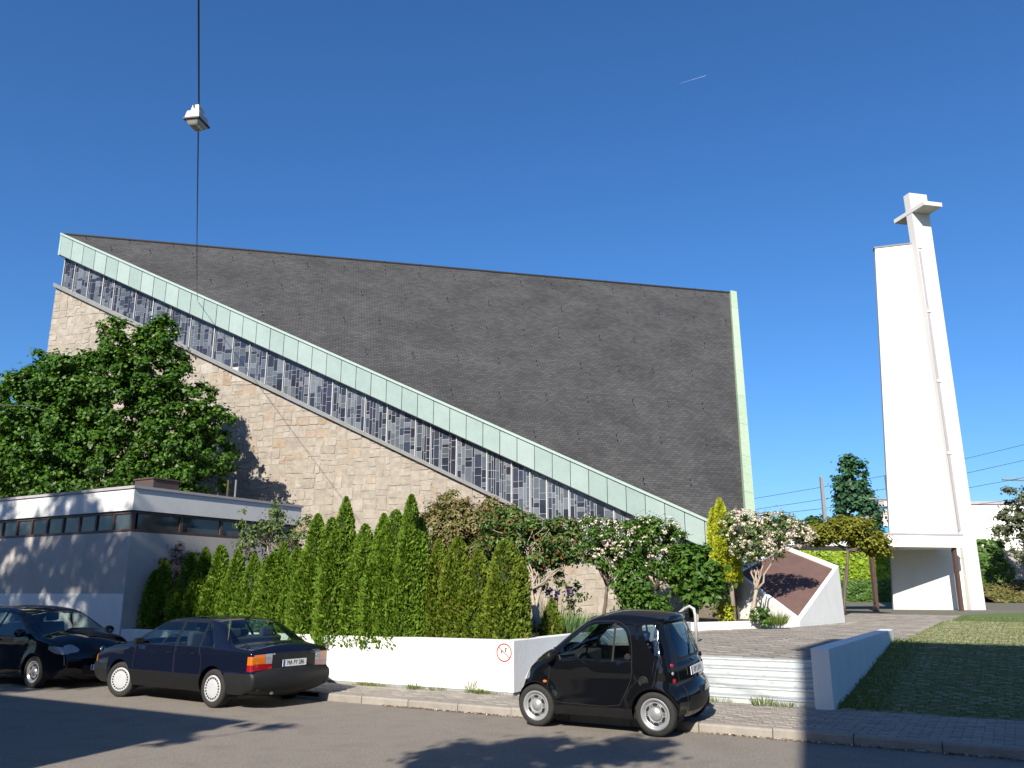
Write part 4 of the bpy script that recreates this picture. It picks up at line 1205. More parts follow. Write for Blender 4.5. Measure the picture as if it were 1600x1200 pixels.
# pale airy shrub in front of the annex's right face
p = at_t(425, 840, 16.2)
tree('airy_shrub', 'pale green airy shrub with upright shoots before the annex window', 'shrub', (p.x, p.y, .9),
     [(p.x, p.y, p.z - .2, .95, .7, .75), (p.x - .75, p.y, p.z + .15, .25, .25, .75), (p.x + .0, p.y + .1, p.z + .55, .22, .22, .6), (p.x + .85, p.y, p.z + .1, .3, .3, .5)],
     120, .17, 26, .10, .055, 'lightbush', bark='bark_light', trunk_r=.04, limbs=20, stems=3, group=None, twig=.008)

# bronze shrub and neighbours behind the hedge
p = at_y(725, 815, 22.5)
tree('bronze_shrub', 'large rounded bronze green shrub behind the olive thujas', 'shrub', (p.x, p.y, .95),
     [(p.x - .35, p.y, p.z - .25, 1.2, .9, .75), (p.x + .65, p.y, p.z - .15, .95, .8, .8), (p.x - .25, p.y, p.z + .45, .45, .45, .35), (p.x + .1, p.y, p.z - 1.1, 1.4, .9, .9), (p.x + .3, p.y - .2, p.z - .2, 1.1, .8, .7)],
     420, .20, 90, .12, .05, 'photinia', trunk_r=.07, limbs=14, r_in=.5)
p = at_y(828, 850, 19.6)
tree('red_tipped_tree', 'small crooked tree with red tipped leaves behind the wall corner', 'tree', at_y(838, 985, 18.0),
     [(p.x, p.y, p.z, .75, .65, .65), (p.x + .75, p.y + .3, p.z + .05, .6, .55, .55), (p.x - .55, p.y + .5, p.z + .35, .65, .55, .55), (p.x + .35, p.y + .2, p.z - .55, .6, .5, .45)],
     210, .17, 75, .11, .05, 'redgreen', bark='bark_light', trunk_r=.055, limbs=16, stems=3, fork=.45, twig=.012)
p = at_y(742, 845, 21.2)
tree('red_tipped_tree', 'red tipped shrub filling the gap between bronze shrub and crooked tree', 'shrub', (p.x + .3, p.y, .95),
     [(p.x + .9, p.y, p.z + .3, .8, .7, .55), (p.x + .7, p.y, p.z - .3, .8, .7, .6)], 130, .18, 75, .11, .05, 'redgreen', trunk_r=.05, limbs=10)
p = at_y(946, 848, 25.2)
tree('flowering_shrub', 'white flowering shrub on two crooked stems before the sandstone wall', 'shrub', at_y(940, 962, 25.2),
     [(p.x - .35, p.y, p.z + .25, .75, .7, .55), (p.x + .45, p.y, p.z + .1, .75, .7, .55), (p.x, p.y, p.z - .35, .8, .6, .45)],
     120, .2, 55, .12, .055, 'bush', bark='bark', trunk_r=.06, limbs=14, stems=2, flowers=('blossom', 130, .06), fork=.4, twig=.012)
p = at_y(1022, 842, 25.8)
tree('flowering_shrub', 'dense white flowering shrub right of the two stemmed one', 'shrub', (p.x, p.y, 1),
     [(p.x - .3, p.y, p.z + .1, .75, .7, .6), (p.x + .25, p.y, p.z - .05, .8, .7, .7), (p.x + .1, p.y, p.z - .7, .75, .6, .6)],
     140, .2, 60, .12, .055, 'bush', trunk_r=.05, limbs=12, stems=2, flowers=('blossom', 95, .06))
p = at_y(985, 905, 24.6)
tree('leafy_bush', 'mid green rounded bush standing behind the roof of the small car', 'shrub', (p.x, p.y, 1),
     [(p.x, p.y, p.z, .6, .55, .7), (p.x + .2, p.y, p.z - .5, .65, .5, .45), (p.x + .55, p.y, p.z - .75, .5, .4, .3)], 120, .19, 75, .12, .065, 'bush', trunk_r=.04, limbs=10)
p = at_y(1086, 890, 25.6)
tree('leafy_bush', 'big leaved green bush left of the golden conifer', 'shrub', (p.x, p.y, 1),
     [(p.x, p.y, p.z + .05, .85, .6, .75), (p.x + .1, p.y, p.z - .6, .7, .5, .5)], 130, .22, 50, .19, .12, 'bush', trunk_r=.04, limbs=12, bark='bark_light')
# golden conifer
p = at_y(1120, 784, 28.0)
def gold_conifer():
    base = Vector((p.x + .35, p.y, 1.0)); o = thing('golden_conifer', 'narrow golden yellow conifer at the low end of the copper edge', 'conifer', base)
    n = 11000
    pp, out, g = thuja_mesh(77, n, 'gold', 2.2)
    h0 = 1.2
    q = pp * np.array([.60, .52, p.z - 1.0 - h0 + .1]) + np.array([base.x - .12, base.y, 1.0 + h0])
    q[:, 0] -= (pp[:, 2]) * .15
    ax = out * .7 + np.array([0, 0, .8]) + g.normal(size=q.shape) * .35
    leaf_object('foliage', q, ax, np.cross(out, np.array([0, 0, 1.0])) + g.normal(size=q.shape) * .6, .13 * g.uniform(.6, 1.3, n), .07, M['gold'], o, fold=.1)
    mb = MB(); mb.tube([base, base + Vector((-.05, 0, 1.5)), base + Vector((-.15, 0, 2.6))], [.085, .07, .03], 7); mb.build('trunk', M['bark_light'], o, smooth=True)
gold_conifer()
# big white blossom tree in front of the wedge
p = at_y(1192, 842, 26.6)
tree('blossom_tree', 'small multi stemmed tree covered in white blossom before the brown wedge', 'tree', at_y(1172, 972, 26.5),
     [(p.x - .6, p.y, p.z + .35, .75, .7, .55), (p.x + .45, p.y, p.z + .3, .85, .7, .5), (p.x - .2, p.y, p.z - .2, .95, .7, .5), (p.x + 1.05, p.y, p.z + .1, .55, .5, .35)],
     150, .2, 45, .11, .055, 'lightbush', bark='bark_light', trunk_r=.075, limbs=22, stems=1, flowers=('blossom', 340, .06), fork=.36, twig=.012)
# flat-topped maple
p = at_y(1318, 838, 35.5)
tree('flat_topped_maple', 'olive green flat topped japanese maple behind the wedge', 'tree', (p.x - .4, p.y, .95),
     [(p.x - .2, p.y, p.z + .25, 1.35, 1.1, .35), (p.x + 1.0, p.y, p.z - .15, .85, .9, .35), (p.x - 1.2, p.y, p.z + .05, .8, .9, .4), (p.x + .3, p.y, p.z + .5, .9, .8, .22), (p.x + 1.4, p.y, p.z - .55, .45, .5, .28)],
     420, .24, 75, .13, .10, 'jmaple', trunk_r=.07, limbs=26, stems=2, fork=.8, r_in=.3, up=.7, limb_r=.3, twig=.01)
# far trees
p = at_y(1327, 712, 84)
tree('poplar_tree', 'tall dark columnar poplar beyond the railway', 'tree', (p.x + .6, 84, 4.4),
     [(p.x, 84, p.z - 2.6, 1.6, 1.5, 2.6), (p.x + .3, 84, p.z - 5.6, 2.1, 1.9, 3.2), (p.x + .9, 84, p.z - 9, 2.4, 2, 3.2), (p.x - .7, 84, p.z - 3.8, 1.0, 1, 1.9)],
     300, .55, 60, .42, .34, 'poplar', trunk_r=.3, limbs=8)
p = at_y(1392, 748, 92)
tree('poplar_tree', 'dark tree just showing past the left edge of the bell tower', 'tree', (p.x + 1.4, 92, 4.4),
     [(p.x + 1.6, 92, p.z - 3.5, 1.7, 1.5, 3.4)], 120, .55, 50, .42, .34, 'poplar', trunk_r=.25, limbs=6)
p = at_y(1590, 815, 58)
tree('park_tree', 'grey green tree at the right edge hanging before the ivy wall', 'tree', (p.x + 2.4, 58, 1.2),
     [(p.x + .8, 58, p.z + 1.0, 1.9, 1.6, 1.7), (p.x - .2, 58, p.z - .6, 1.4, 1.4, 1.5), (p.x + 2.6, 58, p.z - .2, 2.4, 2, 2.4), (p.x + .8, 58, p.z - 1.9, 1.3, 1.2, 1.1)],
     190, .42, 42, .26, .15, 'greytree', trunk_r=.18, limbs=14, r_in=.3, twig=.012)
for i, (u, v, y, lb) in enumerate(((1258, 812, 80, 'row of low green treetops behind the flat topped maple, left part'), (1285, 806, 78, 'low green treetop left of the railway mast'), (1210, 812, 82, 'low green treetop behind the white blossom'))):
    p = at_y(u, v, y)
    tree('far_tree', lb, 'tree', (p.x, y, 4.4), [(p.x, y, p.z - 2.0, 2.6, 1.5, 2.0)], 60, .6, 50, .4, .34, 'dark_leaf', trunk_r=.2, limbs=5)

# ================================================================== SMALL PLANTS
def blades(name, label, cat, base, n, h, spread, mat, w=.012, lean=.5, parent=None, kind=None, group=None):
    base = np.array(base)
    a = rng.uniform(0, 2 * math.pi, n)
    d = np.stack([np.cos(a), np.sin(a), np.zeros(n)], 1) * rng.random(n)[:, None] ** .5
    hh = h * rng.uniform(.5, 1.1, n)
    ax = d * lean + np.array([0, 0, 1.0]) + rng.normal(size=(n, 3)) * .15
    p = base + d * spread * np.array([1, 1, 0]) + unit(ax) * (hh * .5)[:, None]
    o = leaf_object(name, p, ax, rng.normal(size=(n, 3)) + d, hh, w, M[mat], parent, off=base if parent is None else None, fold=.2)
    if parent is None: o.location = base
    if label or kind: tag(o, label, cat, group, kind)
    return o
p = at_y(880, 985, 18.6); p.z = 1.0
o = thing('fern_clump', 'pale green arching fern clump behind the small car, left side', 'fern', p)
blades('fronds', None, None, p + Vector((0, 0, -.02)), 500, .55, .75, 'fern', .035, 1.1, o)
p = at_y(868, 955, 20.2); p.z = 1.0
o = thing('iris_clump', 'clump of purple irises in front of the sandstone wall', 'flower', p)
blades('leaves', None, None, p, 90, .8, .35, 'grass', .02, .3, o)
q = np.array([at_y(u, v, 20.2) for u, v in ((856, 926), (862, 934), (870, 924), (868, 938), (889, 925), (871, 930), (859, 922))])
c_, d_ = np.repeat(q, 14, 0), unit(rng.normal(size=(len(q) * 14, 3)))
leaf_object('petals', c_ + d_ * .05, d_, rng.normal(size=c_.shape), .09, .06, M['purple'], o)
mb = MB()
for x in q: mb.tube([(x[0], x[1], 1.0), tuple(x)], .006, 4)
mb.build('stem', M['thuja_core'], o)
p = at_y(898, 945, 20.6); p.z = 1.0
tree('rose_bush', 'thin young rose bush right of the purple irises', 'shrub', p, [(p.x, p.y, p.z + .75, .28, .25, .45)], 22, .12, 14, .08, .055, 'bush', trunk_r=.015, limbs=8, stems=2, twig=.005)
p = at_y(1212, 972, 25.1); p.z = .9
o = thing('spiky_plant', 'spiky green plant at the foot of the white wedge', 'plant', p); blades('leaves', None, None, p, 150, .5, .22, 'grass', .03, .9, o)
p = at_y(1190, 968, 25.0); p.z = .9
tree('low_plant', 'small leafy plant left of the spiky one on the bed kerb', 'plant', p, [(p.x, p.y, p.z + .28, .32, .25, .25)], 24, .12, 30, .09, .06, 'bush', trunk_r=.012, limbs=6)
p = at_y(1132, 955, 26.0); p.z = .95
tree('low_plant', 'yellowish low plant at the foot of the golden conifer', 'plant', p, [(p.x, p.y, p.z + .3, .3, .25, .32)], 26, .13, 30, .09, .06, 'gold', trunk_r=.012, limbs=6)
for u, v, lb, n, h in ((572, 1074, 'small grass tuft at the foot of the planter wall, left', 60, .10), (650, 1078, 'broad grass tuft at the foot of the planter wall, middle', 140, .13), (684, 1080, 'low grass tuft just right of the broad one', 70, .10),
                 (735, 1082, 'tall thin weed growing against the white wall', 40, .42), (752, 1083, 'wide grass tuft below the prohibition sign', 160, .12), (1193, 1102, 'dry grass tuft at the foot of the steps', 170, .17), (1225, 1104, 'low green tuft right of the dry one at the steps', 80, .10), (1125, 1094, 'thin grass tuft at the left of the steps by the car', 60, .13)):
    t = 13.2 if u < 800 else 14.13
    p = at_t(u, v, t); p.z = .12
    blades('grass_tuft', lb, 'weed', p, n, h, .16 if h < .3 else .05, 'grass', .010, .6, group='weeds along the walls')
# thin fringe of grass in the wall foot, stair edge, plaza joints
n = 2600
ss = rng.uniform(-12, -7.8, n // 2); tt = 13.2 - np.abs(rng.normal(size=n // 2)) * .035
s2 = rng.uniform(-7.7, -2.9, n // 2); t2 = 14.16 - np.abs(rng.normal(size=n // 2)) * .03
ss, tt = np.concatenate([ss, s2]), np.concatenate([tt, t2])
keep = (np.sin(ss * 5) + np.sin(ss * 2.3 + 1) + rng.normal(size=len(ss)) * .5) > .6
ss, tt = ss[keep], tt[keep]
base = np.stack([ss * D2.x + tt * N2.x, ss * D2.y + tt * N2.y, np.full(len(ss), .125)], 1)
ax = rng.normal(size=base.shape) * .5 + np.array([0, 0, 1]); hh = rng.uniform(.03, .09, len(ss))
tag(leaf_object('grass_fringe', base + unit(ax) * (hh / 2)[:, None], ax, rng.normal(size=base.shape), hh, .010, M['grass']), kind='stuff')
# grass in the turf paving
n = 90000
ss = rng.uniform(-2.6, 12, n); tt = 14.35 + 24 * rng.random(n) ** 1.25
x = ss * D2.x + tt * N2.x; y = ss * D2.y + tt * N2.y
f = np.clip((tt - 14.3) / 7.6, 0, 1); pz = .74 + .0095 * (y - 16)
z = .115 * (1 - f) + (pz + .006) * f
edge_ok = (tt < 21.9) | (y < 20.0 + (x - 8.95) / 9.65 * 15.8)
row = np.floor((tt - 14.4) / .17); ph = (tt - 14.4) / .17 - row
dist = np.minimum(ph, 1 - ph)
near_wall = (ss < -2.3 + .5 * rng.random(n)) & (tt < 22)
keep = edge_ok & ((np.abs(dist - .5) < .17) | near_wall | (rng.random(n) < .03)) & (x / y < .66)
x, y, z = x[keep], y[keep], z[keep]
hh = rng.uniform(.025, .06, len(x)) * np.where(near_wall[keep], 2.2, 1)
ax = rng.normal(size=(len(x), 3)) * .5 + np.array([0, 0, 1])
tag(leaf_object('grass', np.stack([x, y, z], 1) + unit(ax) * (hh / 2)[:, None], ax, rng.normal(size=(len(x), 3)), hh, .020, M['grass']), kind='stuff')
# leaf litter and petals along the gutter
n = 900
ss = np.concatenate([rng.uniform(-9.5, -6.2, n // 2), rng.uniform(-4.0, 1, n // 2)]); tt = 11.83 - np.abs(rng.normal(size=n)) * .035
p = np.stack([ss * D2.x + tt * N2.x, ss * D2.y + tt * N2.y, np.full(n, .012)], 1)
tag(leaf_object('leaf_litter', p, rng.normal(size=p.shape) * np.array([1, 1, .25]), rng.normal(size=p.shape) * .4 + np.array([0, 0, 1]), rng.uniform(.015, .05, n), .03, M['litter']), kind='stuff')

# ================================================================== ACROSS THE STREET (behind the viewer, casts the shade)
def house(label, s0, s1, t0, t1, h, group=None):
    o = thing('house', label, 'house', st((s0 + s1) / 2, t1, 0), 'houses across the street')
    mb = MB(); mb.stbox(s0, s1, t0, t1, -.05, h); mb.build('wall', M['house'], o)
    mb = MB(); mb.stbox(s0 - .1, s1 + .1, t0 - .1, t1 + .1, h, h + .18); mb.build('roof', M['strip'], o)
    s = s0 + 1.5
    while s < s1 - 1.5:
        for z in np.arange(1.2, h - 1.6, 2.9):
            mb = MB(); mb.stbox(s, s + 1.1, t1 - .01, t1 + .03, z, z + 1.5); mb.build('window', M['window'], o)
        s += 2.6
# right: its left corner and its roof edge set the big shade on the right
corner = Vector((3.08, 10.04, 0))
k = (corner.dot(N2) + 6.1) / (LIGHT.dot(N2) / Vector((LIGHT.x, LIGHT.y, 0)).length)
lh = Vector((LIGHT.x, LIGHT.y, 0)).normalized()
c0 = corner - lh * k
sR = c0.dot(D2)
edge_pt = Vector((6.9, 20.95, .78)); L_ = (edge_pt.dot(N2) + 2.2) / lh.dot(N2)
hR = .78 + L_ * math.tan(SUN_EL)
house('tall rendered house across the street, out of view behind the photographer', sR + .1, sR + 34, -6, -2.2, hR - .18)
e2_ = Vector((-3.6, 11.6, 0)); L2 = (9.35 + 2.2) / lh.dot(N2)
sL = (e2_ - lh * ((e2_.dot(N2) + 2.2) / lh.dot(N2))).dot(D2)
house('low rendered house across the street, out of view behind on the left', sL - 30, sL - 1.0, -12, -2.2, L2 * math.tan(SUN_EL) - .18)
def shade_tree(s, t, z, rx, rz, n, per, label, low=None):
    b = st(s, t, 0)
    tree('street_tree', label, 'tree', (b.x, b.y, -.05), [(b.x, b.y, z, rx, rx, rz)], n, .42, per, .2, .15, 'maple', trunk_r=.16, limbs=10, r_in=.2, group='trees across the street')
for i, (s, z, rx, rz) in enumerate(((-14.5, 13.1, 2.0, 3.3), (-17.7, 13.4, 2.2, 3.8), (-21.4, 13.4, 2.3, 3.6), (-25.4, 13.2, 2.4, 3.4))):
    shade_tree(s, -5.2 - .4 * (i % 2), z, rx, rz, (230, 230, 170, 170)[i], 60, 'broadleaf street tree across the road behind the photographer, ' + ('nearest', 'second', 'third', 'farthest')[i] + ' of the row')
gp = Vector((.35, 10.75, 0)); zc = 7.0; L_ = zc / math.tan(SUN_EL); q = gp - lh * L_
b = q
tree('street_tree', 'small loose street tree behind the photographer', 'tree', (b.x - .5, b.y - 1, -.05), [(b.x, b.y, zc, .75, .6, .75), (b.x + .9, b.y - .2, zc + .3, .6, .5, .4), (b.x - .9, b.y, zc - .1, .55, .5, .5)], 90, .28, 60, .15, .11, 'maple', trunk_r=.07, limbs=10, r_in=.1, group='trees across the street')
q = Vector((-4.1, 12.15, 0)) - lh * (7.6 / math.tan(SUN_EL))
tree('street_tree', 'loose street tree by the low house behind the photographer', 'tree', (q.x - 1.5, q.y - .8, -.05), [(q.x - .2, q.y + .5, 7.6, 1.15, .22, .10), (q.x - 1.3, q.y, 7.6, 1.1, .6, .45), (q.x - .35, q.y - .25, 7.45, 1.15, .22, .10), (q.x - 1.6, q.y - .6, 7.3, .9, .5, .4)], 120, .17, 60, .15, .11, 'maple', trunk_r=.07, limbs=10, r_in=.1, group='trees across the street')
# ================================================================== CARS
def paint(name, col, flake=0):
    m, N, L, B = node_mat(name)
    B.inputs['Base Color'].default_value = (*col, 1); B.inputs['Metallic'].default_value = flake
    B.inputs['Roughness'].default_value = .28; B.inputs['Specular IOR Level'].default_value = 0; B.inputs['Coat Weight'].default_value = .9; B.inputs['Coat Roughness'].default_value = .03
    tc = N.new('ShaderNodeTexCoord'); nz = N.new('ShaderNodeTexNoise'); nz.inputs['Scale'].default_value = 5; nz.inputs['Detail'].default_value = 6
    L.new(tc.outputs['Object'], nz.inputs['Vector'])
    mr = N.new('ShaderNodeMapRange'); mr.inputs[3].default_value = .22; mr.inputs[4].default_value = .40; L.new(nz.outputs['Fac'], mr.inputs[0]); L.new(mr.outputs[0], B.inputs['Roughness'])
    return m
M['paint_navy'] = paint('navy_paint', (.004, .006, .015), 0)
M['paint_black'] = paint('black_paint', (.0035, .004, .005))
M['paint_dark'] = paint('dark_paint', (.004, .005, .008), 0)
M['plastic'] = pm('dark_plastic', (.007, .007, .0075), (.010, .010, .0105), scale=8, rough=.5, spec=.25)
M['plastic_grey'] = pm('grey_plastic', (.011, .0115, .012), (.015, .0155, .016), scale=8, rough=.5, spec=.25)
M['rubber'] = pm('tyre_rubber', (.012, .0115, .011), (.019, .018, .016), scale=12, rough=.85, bump=.2, bscale=80)
M['liner'] = pm('wheel_liner', (.008, .008, .008), rough=.95)
M['cabin'] = pm('cabin_trim', (.020, .021, .024), (.03, .03, .034), scale=10, rough=.9)
M['seat_cloth'] = pm('seat_cloth', (.035, .04, .055), (.05, .055, .07), scale=20, rough=.95)
M['seat_blue'] = pm('blue_seat_cloth', (.03, .07, .20), (.04, .09, .24), scale=20, rough=.95)
M['cargo'] = pm('pale_parcel', (.55, .55, .53), (.48, .48, .46), scale=6, rough=.8)
M['silver'] = pm('silver_wheel', (.42, .43, .44), (.35, .36, .37), scale=9, rough=.32, metal=.55, spec=.5)
M['chrome'] = pm('chrome', (.7, .7, .7), rough=.15, metal=1)
M['glass_car'] = glass_mat('car_glass', (.62, .72, .68), .03)
M['glass_dark'] = glass_mat('dark_car_glass', (.30, .36, .36), .04)
M['red_lens'] = pm('red_lens', (.28, .006, .010), (.22, .004, .008), scale=30, rough=.12, coat=1)
M['amber_lens'] = pm('amber_lens', (.50, .13, .008), (.40, .10, .006), scale=30, rough=.12, coat=1)
M['clear_lens'] = pm('clear_lens', (.28, .29, .30), (.16, .17, .19), scale=18, rough=.1, coat=1)
M['plate_white'] = pm('plate_white', (.74, .74, .72), rough=.4)
M['plate_blue'] = pm('plate_blue', (.02, .06, .32), rough=.4)

def chaikin(P, it=2):
    P = [tuple(p) for p in P]
    for _ in range(it):
        Q = [P[0]]
        for a, b in zip(P[:-1], P[1:]):
            Q += [(.75 * a[0] + .25 * b[0], .75 * a[1] + .25 * b[1]), (.25 * a[0] + .75 * b[0], .25 * a[1] + .75 * b[1])]
        Q.append(P[-1]); P = Q
    return P
def resample(P, ds):
    P = np.array(P); d = np.hypot(*(P[1:] - P[:-1]).T); s = np.concatenate([[0], np.cumsum(d)])
    n = max(2, int(s[-1] / ds)); q = np.linspace(0, s[-1], n + 1)
    return np.stack([np.interp(q, s, P[:, 0]), np.interp(q, s, P[:, 1])], 1), q
def pip(p, poly):
    x, y = p; c = False; n = len(poly); j = n - 1
    for i in range(n):
        xi, yi = poly[i]; xj, yj = poly[j]
        if (yi > y) != (yj > y) and x < (xj - xi) * (y - yi) / (yj - yi) + xi: c = not c
        j = i
    return c
def inset(poly, d):
    """offset a polygon outwards by d (negative: inwards)"""
    P = [Vector((x, y)) for x, y in poly]
    A = sum(P[i].x * P[(i + 1) % len(P)].y - P[(i + 1) % len(P)].x * P[i].y for i in range(len(P)))
    sg = 1 if A > 0 else -1
    out = []
    for i in range(len(P)):
        a, b, c = P[i - 1], P[i], P[(i + 1) % len(P)]
        n1 = Vector(((b - a).y, -(b - a).x)).normalized() * sg; n2 = Vector(((c - b).y, -(c - b).x)).normalized() * sg
        m = (n1 + n2); m = m / max(m.length_squared * .5, .35)
        out.append((b.x + m.x * d, b.y + m.y * d))
    return out
def rounded(poly, it=2):
    P = list(poly)
    for _ in range(it):
        Q = []
        for i in range(len(P)):
            a, b = P[i], P[(i + 1) % len(P)]
            k = .18
            Q += [((1 - k) * a[0] + k * b[0], (1 - k) * a[1] + k * b[1]), (k * a[0] + (1 - k) * b[0], k * a[1] + (1 - k) * b[1])]
        P = Q
    return P
def circle(cx, cy, r, n=28): return [(cx + r * math.cos(2 * math.pi * i / n), cy + r * math.sin(2 * math.pi * i / n)) for i in range(n)]
def cut(bm, poly):
    xs = [p[0] for p in poly]; ys = [p[1] for p in poly]; m = .01
    bx = (min(xs) - m, max(xs) + m, min(ys) - m, max(ys) + m)
    for i in range(len(poly)):
        a, b = Vector((*poly[i], 0)), Vector((*poly[(i + 1) % len(poly)], 0))
        e = b - a
        if e.length < 1e-6: continue
        fs = []
        for f in bm.faces:
            vx = [v.co.x for v in f.verts]; vy = [v.co.y for v in f.verts]
            if max(vx) >= bx[0] and min(vx) <= bx[1] and max(vy) >= bx[2] and min(vy) <= bx[3]: fs.append(f)
        geom = list({v for f in fs for v in f.verts}) + list({x for f in fs for x in f.edges}) + fs
        bmesh.ops.bisect_plane(bm, geom=geom, dist=1e-5, plane_co=a, plane_no=(e.y, -e.x, 0))

class Car:
    def __init__(self, root, outline, W, sill, r, crown, ds=.035):
        self.root, self.W, self.r, self.crown = root, W, r, crown
        self.S, self.s = resample(chaikin(outline, 2), ds)
        T = np.gradient(self.S, axis=0); T /= np.linalg.norm(T, axis=1, keepdims=True)
        self.N = np.stack([-T[:, 1], T[:, 0]], 1)
        cen = self.S.mean(0)
        if np.mean(np.sum((self.S - cen) * self.N, 1)) < 0: self.N = -self.N
        a, b = self.S[-1], self.S[0]
        bot, _ = resample([tuple(a), (a[0] - .15, sill), (b[0] + .15, sill), tuple(b)], .06)
        self.bot = bot[1:-1]
        self.side_reg, self.strip_reg = [], []
    def side(self, name, poly, mat, **kw): self.side_reg.append((name, poly, mat, kw))
    def strip(self, name, poly, mat, **kw): self.strip_reg.append((name, poly, mat, kw))
    def s_at(self, x=None, z=None, end=0):
        S = self.S; rngk = range(len(S)) if end == 0 else range(len(S) - 1, -1, -1)
        for k in rngk:
            if x is not None and ((end == 0 and S[k][0] >= x and S[k][1] > .75) or (end == 1 and S[k][0] <= x and S[k][1] > .75)): return self.s[k]
            if z is not None and S[k][1] >= z: return self.s[k]
    def ysurf(self, P):
        P = np.atleast_2d(P)
        A, B = self.S[:-1], self.S[1:]
        d = B - A
        t = np.clip(np.einsum('nij,ij->ni', P[:, None] - A[None], d) / np.maximum((d ** 2).sum(1), 1e-9), 0, 1)
        q = A[None] + t[..., None] * d[None]
        dl_ = np.sqrt(((P[:, None] - q) ** 2).sum(-1)).min(1)
        r = self.r
        e = np.clip(dl_ / r, 0, 1)
        return np.array([self.W(x, z) for x, z in P]) - r * (1 - np.sqrt(1 - (1 - e) ** 2))
    def strip3(self, sv):
        sv = np.atleast_2d(sv)
        x = np.interp(sv[:, 0], self.s, self.S[:, 0]); z = np.interp(sv[:, 0], self.s, self.S[:, 1])
        nx = np.interp(sv[:, 0], self.s, self.N[:, 0]); nz = np.interp(sv[:, 0], self.s, self.N[:, 1])
        we = np.array([self.W(a, b) for a, b in zip(x, z)]) - self.r
        v = sv[:, 1]
        c = np.array([self.crown(a, b) for a, b in zip(x, z)]) * (1 - v ** 2)
        return np.stack([x + nx * c, v * we, z + nz * c], 1)
    def _grid(self, V, F, regs):
        bm = bmesh.new()
        vs = [bm.verts.new((x, y, 0)) for x, y in V]
        for f in F:
            try: bm.faces.new([vs[i] for i in f])
            except ValueError: pass
        bmesh.ops.remove_doubles(bm, verts=bm.verts, dist=1e-5)
        bmesh.ops.dissolve_degenerate(bm, edges=bm.edges, dist=1e-5)
        for _, poly, _, _ in regs: cut(bm, poly)
        bm.verts.index_update()
        co = np.array([v.co[:2] for v in bm.verts])
        fs = [[v.index for v in f.verts] for f in bm.faces]
        lab = []
        for f in bm.faces:
            c = f.calc_center_median(); k = -1
            for i, (_, poly, _, _) in enumerate(regs):
                if pip((c.x, c.y), poly): k = i
            lab.append(k)
        bm.free()
        return co, fs, lab
    def build(self, body_mat, name='body'):
        S = self.S
        # side
        O = np.concatenate([S, self.bot]); n = len(O)
        xs0, xs1 = O[:, 0].min(), O[:, 0].max()
        Mx = np.clip(O[:, 0], xs0 + .38, xs1 - .38); Mx = xs0 + .38 + (Mx - xs0 - .38)
        Mz = np.full(n, .52)
        C = np.stack([Mx, Mz], 1)
        ln = np.linalg.norm(C - O, axis=1)
        r = self.r
        rings = []
        ab = [0, .04 * r, .15 * r, .35 * r, .65 * r, 1.0 * r]
        for a in ab: rings.append(np.minimum(a / ln, .5))
        last = rings[-1]
        for f in (.2, .4, .6, .8, .93): rings.append(last + (1 - last) * f)
        V = np.concatenate([O + (C - O) * t[:, None] for t in rings])
        F = []
        for j in range(len(rings) - 1):
            for i in range(n):
                i2 = (i + 1) % n
                F.append((j * n + i, j * n + i2, (j + 1) * n + i2, (j + 1) * n + i))
        # close the centre
        j = len(rings) - 1
        k = len(S)
        ring = [j * n + i for i in range(n)]
        # pair top points with bottom points by x
        F.append(tuple(ring))
        co, fs, lab = self._grid(V, F, self.side_reg)
        y = self.ysurf(co)
        objs = {}
        def put(key, pts, face):
            o = objs.setdefault(key, ({}, [], []))
            idx = []
            for p in pts:
                kk = (round(p[0] * 5000), round(p[1] * 5000), round(p[2] * 5000))
                if kk not in o[0]: o[0][kk] = len(o[1]); o[1].append(tuple(p))
                i = o[0][kk]
                if i not in idx: idx.append(i)
            if len(idx) > 2: o[2].append(idx)
        for sg in (1, -1):
            P3 = np.stack([co[:, 0], y * sg, co[:, 1]], 1)
            for f, l in zip(fs, lab):
                key = ('body',) if l < 0 else ('side', l, sg)
                put(key, [P3[i] for i in (f if sg > 0 else f[::-1])], f)
        # strip
        vn = np.linspace(-1, 1, 17); sn = self.s
        V = np.array([(s, v) for s in sn for v in vn]); m = len(vn)
        F = [(i * m + j, i * m + j + 1, (i + 1) * m + j + 1, (i + 1) * m + j) for i in range(len(sn) - 1) for j in range(m - 1)]
        co, fs, lab = self._grid(V, F, self.strip_reg)
        P3 = self.strip3(co)
        for f, l in zip(fs, lab): put(('body',) if l < 0 else ('strip', l), [P3[i] for i in f], f)
        made = {}
        gaps = {}
        for key, (_, vs, F) in objs.items():
            if key == ('body',): nm, mt, kw = name, body_mat, {}
            else:
                nm, _, mt, kw = (self.side_reg if key[0] == 'side' else self.strip_reg)[key[1]]
                if nm == 'void': continue
                if kw.get('only') and key[2] != kw['only']: nm, mt = name + '_patch', body_mat
            me = bpy.data.meshes.new(nm)
            me.from_pydata(vs, [], F)
            me.materials.append(mt)
            bm = bmesh.new(); bm.from_mesh(me)
            bmesh.ops.remove_doubles(bm, verts=bm.verts, dist=3e-4)
            bmesh.ops.dissolve_degenerate(bm, edges=bm.edges, dist=1e-4)
            bmesh.ops.recalc_face_normals(bm, faces=bm.faces)
            bm.to_mesh(me); bm.free()
            me.polygons.foreach_set('use_smooth', [True] * len(me.polygons))
            o = link(nm, me, self.root)
            made.setdefault(nm, []).append(o)
        return made
def local_root(name, label, cat, s, t, yaw_dir, z=0, roll=0, group='cars parked along the kerb'):
    a = math.atan2(yaw_dir.y, yaw_dir.x)
    o = thing(name, label, cat, st(s, t, z), group)
    o.rotation_euler = (roll, 0, a)
    return o
def lpart(mb, name, mat, root, **kw): return mb.build(name, mat, root, local=True, **kw)
